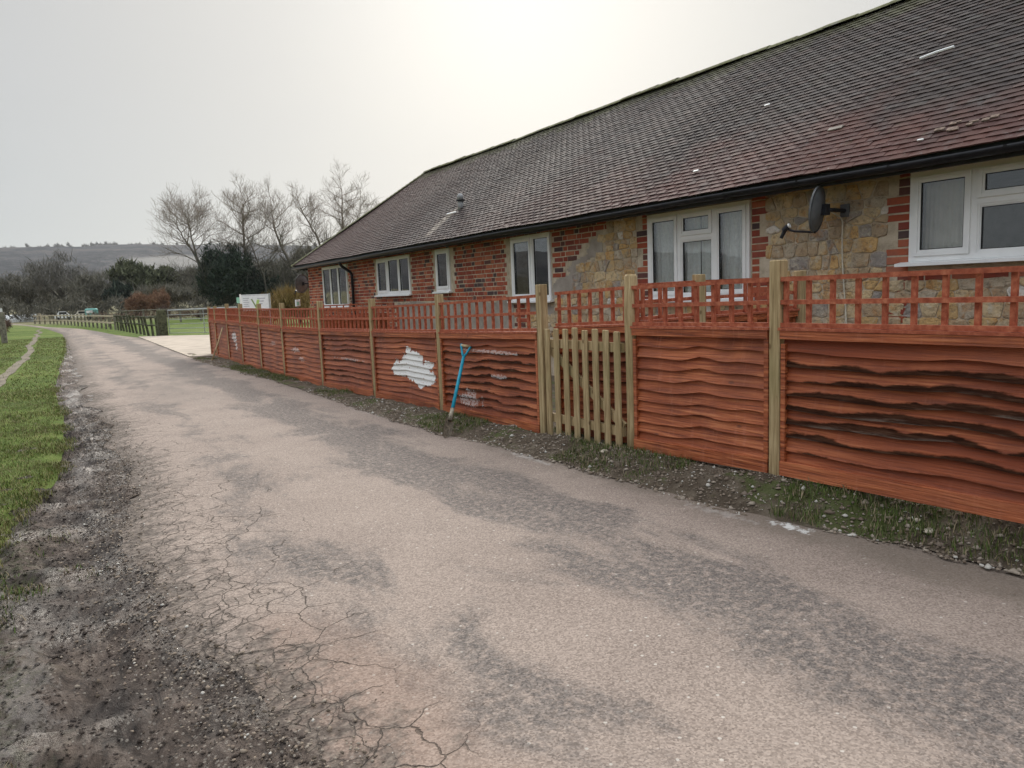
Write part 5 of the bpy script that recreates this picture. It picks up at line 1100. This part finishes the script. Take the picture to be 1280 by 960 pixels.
def bushtree(name, x, y, z0, w, h, label, M_, seed, n=2600, size=.9, thin=.05, trunk=True, cat='tree', group=None, clumps=5, up=.6, conic=False):
    r = np.random.RandomState(seed); e = empty(name, (x, y, z0), label, cat, group); tr = MB(); V = []
    tz = h * .30 if trunk else h * .05
    tr.tube([(x, y, z0 - .4), (x + .02 * h, y, z0 + tz), (x - .01 * h, y, z0 + h * .72)], [.028 * h, .020 * h, .006 * h], 6, False)
    for i in range(clumps):
        a = i * 2.4 + r.rand(); rr = w * .26; c = np.array([x + math.cos(a) * rr * (i > 0), y + math.sin(a) * rr * (i > 0), z0 + tz + (h - tz) * (.38 + .26 * r.rand() if i else .6)])
        if conic: t_ = i / max(1, clumps - 1); c = np.array([x, y, z0 + h * (.15 + .75 * t_)]); rd = np.array([w * .5 * (1.05 - .9 * t_)] * 2 + [h * .17])
        else: rd = np.array([w * .33, w * .33, (h - tz) * (.36 if i else .40)])
        for k in range(3): tr.tube([(x, y, z0 + tz * .9), tuple(c + r.normal(0, .25, 3) * rd)], [.009 * h, .002 * h], 4, False)
        V.append(cloud(r, c, rd, n // clumps, size, up, thin))
    V = np.concatenate(V); build('trunk', tr, M_bark, e); npb = npbuild('crown', V - 0, np.arange(len(V)).reshape(-1, 3), M_, None); npb.parent = e; npb.location = -Vector((x, y, z0)); return e
# dark evergreen
bushtree('conifer', 15.7, 78.2, .1, 5.0, 7.4, 'dark evergreen conifer in front of the bare trees', M_ever, 11, 11000, .55, .10, False, conic=False, clumps=14, up=.5)
bushtree('evergreen_tree', 18.9, 79.5, .1, 4.6, 4.8, 'low dark evergreen mass right of the conifer', M_ever, 12, 5000, .5, .15, False, clumps=5, up=.2)
bushtree('willow_shrub', 13.1, 45.3, 0, 3.4, 2.15, 'golden twigged shrub behind the far satellite dish', M_willow, 13, 5000, .9, .020, False, 'shrub', clumps=5, up=1.0)
bushtree('willow_shrub', 11.5, 46.6, 0, 3.2, 1.75, 'duller golden shrub to the right of the white notice board', M_willow, 14, 3600, .8, .020, False, 'shrub', clumps=4, up=1.0)
bushtree('willow_shrub', 15.3, 44.2, 0, 3.4, 1.9, 'golden shrub half hidden by the brick corner of the cottage', M_willow, 15, 3600, .8, .020, False, 'shrub', clumps=4, up=1.0)
bushtree('orange_shrub', 9.3, 94.3, 0, 3.6, 3.3, 'rounded orange brown shrub before the far trees', M_orange, 16, 3600, .7, .035, False, 'shrub', clumps=4)
bushtree('orange_shrub', 11.4, 95.0, 0, 2.6, 3.6, 'smaller faded orange shrub right of the rounded orange one', M_orange, 17, 1800, .7, .03, False, 'shrub', clumps=3)
far = [(2.2, 128, .3, 9.5, 9.6, 'bare_tree', 'pale stemmed bare tree rising over the woods at left', M_twigpale), (-6.5, 132, .3, 8.5, 7.6, 'bushy_tree', 'grey bare tree at the left edge behind the polytunnel', M_twig), (-1.8, 136, .4, 7, 6.6, 'bushy_tree', 'grey bushy tree behind the utility pole', M_twig),
       (6.8, 120, .2, 8, 6.2, 'bushy_tree', 'round grey brown tree right of the pale stemmed tree', M_twig), (11.4, 123, .2, 6.4, 8.4, 'bushy_tree', 'rounded dull green tree behind the orange shrub', M_ivy), (9.0, 117, .2, 3.6, 4.6, 'bushy_tree', 'dark evergreen clump left of the orange shrub', M_ever), (15.5, 121, .2, 5.8, 7.2, 'bushy_tree', 'dull green bushy tree right of the orange shrub', M_ivy),
       (13.4, 106, .1, 7.5, 4.4, 'bushy_tree', 'dark purple brown thicket beside the faded orange shrub', M_twig), (20.2, 118, .2, 8, 7.4, 'bushy_tree', 'grey bare tree left of the dark conifer', M_twig), (24.5, 96, .2, 8, 7.8, 'bushy_tree', 'grey brown bare tree behind the leaning bare trees', M_twig), (29.5, 93, .2, 9, 8.6, 'bushy_tree', 'dense grey bare tree behind the cottage hip', M_twig),
       (34, 90, .2, 8, 7.6, 'bushy_tree', 'grey bare tree tucked behind the cottage roof', M_twig), (18.0, 92, .1, 6, 4.2, 'bushy_tree', 'dark thicket behind the conifer', M_twig), (22.6, 80, .1, 5.5, 4.4, 'bushy_tree', 'grey thicket at the foot of the leaning bare trees', M_twig), (26.5, 78, .1, 6, 4.6, 'bushy_tree', 'brown thicket beneath the tallest bare tree', M_twig), (30.5, 76, .1, 6, 4.4, 'bushy_tree', 'brown thicket beside the far end of the roof', M_twig)]
for i, (x, y, z0, w, h, nm, lb, M_) in enumerate(far): bushtree(nm, x, y, z0, w, h, lb, M_, 60 + i, 4200, 1.1, .035 if M_ in (M_twig, M_twigpale) else .13, True, clumps=6, up=.7)
# woodland masses: far belt before the hills and the belt beyond the left field (seen in the windows)
def wood(name, spots, M_, seed, n=330, size=1.6, thin=.06):
    r = np.random.RandomState(seed); V = [cloud(r, np.array([x, y, z + h * .5]), np.array([w * .5, w * .5, h * .5]), n, size, .7, thin) for (x, y, z, w, h) in spots]; V = np.concatenate(V); return npbuild(name, V, np.arange(len(V)).reshape(-1, 3), M_, kind='stuff')
rw = random.Random(9)
wood('far_woodland', [(x, y, .2 + (y - 140) * .012, rw.uniform(7, 11), rw.uniform(4.8, 7.6)) for row, y0 in enumerate((142, 160, 185)) for x in np.arange(-30, 90, 4.6) for y in [y0 + rw.uniform(-6, 6)]], M_twig, 21, 520, 1.5, .06)
wood('dark_thicket', [(x, 112 + rw.uniform(-3, 6), 0, rw.uniform(4, 6), rw.uniform(2.2, 3.6)) for x in np.arange(-12, 32, 2.6)], M_twig, 22, 420, 1.0, .05)
wood('bracken', [(x, 86 + rw.uniform(-3, 3) - x * .25, 0, 3, .9 + rw.random() * .5) for x in np.arange(4.5, 40, 1.4)], M_russet, 23, 300, .55, .04)
wood('bracken', [(-2.35 - rw.random() * .7, y, 0, 1.0, 1.0) for y in np.arange(41, 62, .8)], M_russet, 24, 420, .4, .03)
wood('hedge_wood', [(-80 + rw.uniform(-8, 8), y, 0, rw.uniform(8, 12), rw.uniform(8, 11.5) if y < 30 else rw.uniform(4, 5.5)) for y in np.arange(-70, 150, 5.5)], M_twig, 25, 1500, 1.1, .03)
V = [];  r = np.random.RandomState(31)
sx = np.arange(-300, 900, 7.5)
hzr = np.interp(sx, [-1500, -400, -64, 30, 112, 200, 586, 900], [95, 108, 113, 117, 121, 119, 117, 121])
for x, hh in zip(sx, hzr):
    if r.rand() < .22: continue
    V.append(cloud(r, np.array([x, 1640 + r.uniform(-15, 15), hh + r.uniform(-3.5, 1.5)]), np.array([7, 7, r.uniform(6, 10)]), 150, 6, .9, .12))
V = np.concatenate(V); npbuild('ridge_woodland', V, np.arange(len(V)).reshape(-1, 3), M_twig, kind='stuff')
# ---------------------------------------------------------------- haze
hm = bpy.data.materials.new('haze_air'); hm.use_nodes = True; nt = hm.node_tree; nt.nodes.clear(); out = nt.nodes.new('ShaderNodeOutputMaterial'); pv = nt.nodes.new('ShaderNodeVolumePrincipled'); pv.inputs['Color'].default_value = (.86, .90, .96, 1); pv.inputs['Density'].default_value = .0001; pv.inputs['Anisotropy'].default_value = .3; nt.links.new(pv.outputs[0], out.inputs['Volume'])
mb = MB(); mb.bb(-2700, 2800, -400, 2800, -6, 150); hz = build('haze', mb, hm, kind='stuff', origin=(0, 0, 0))
S.cycles.volume_bounces = 0; S.cycles.max_bounces = 6; S.cycles.transparent_max_bounces = 12
print('objects', len(bpy.data.objects))
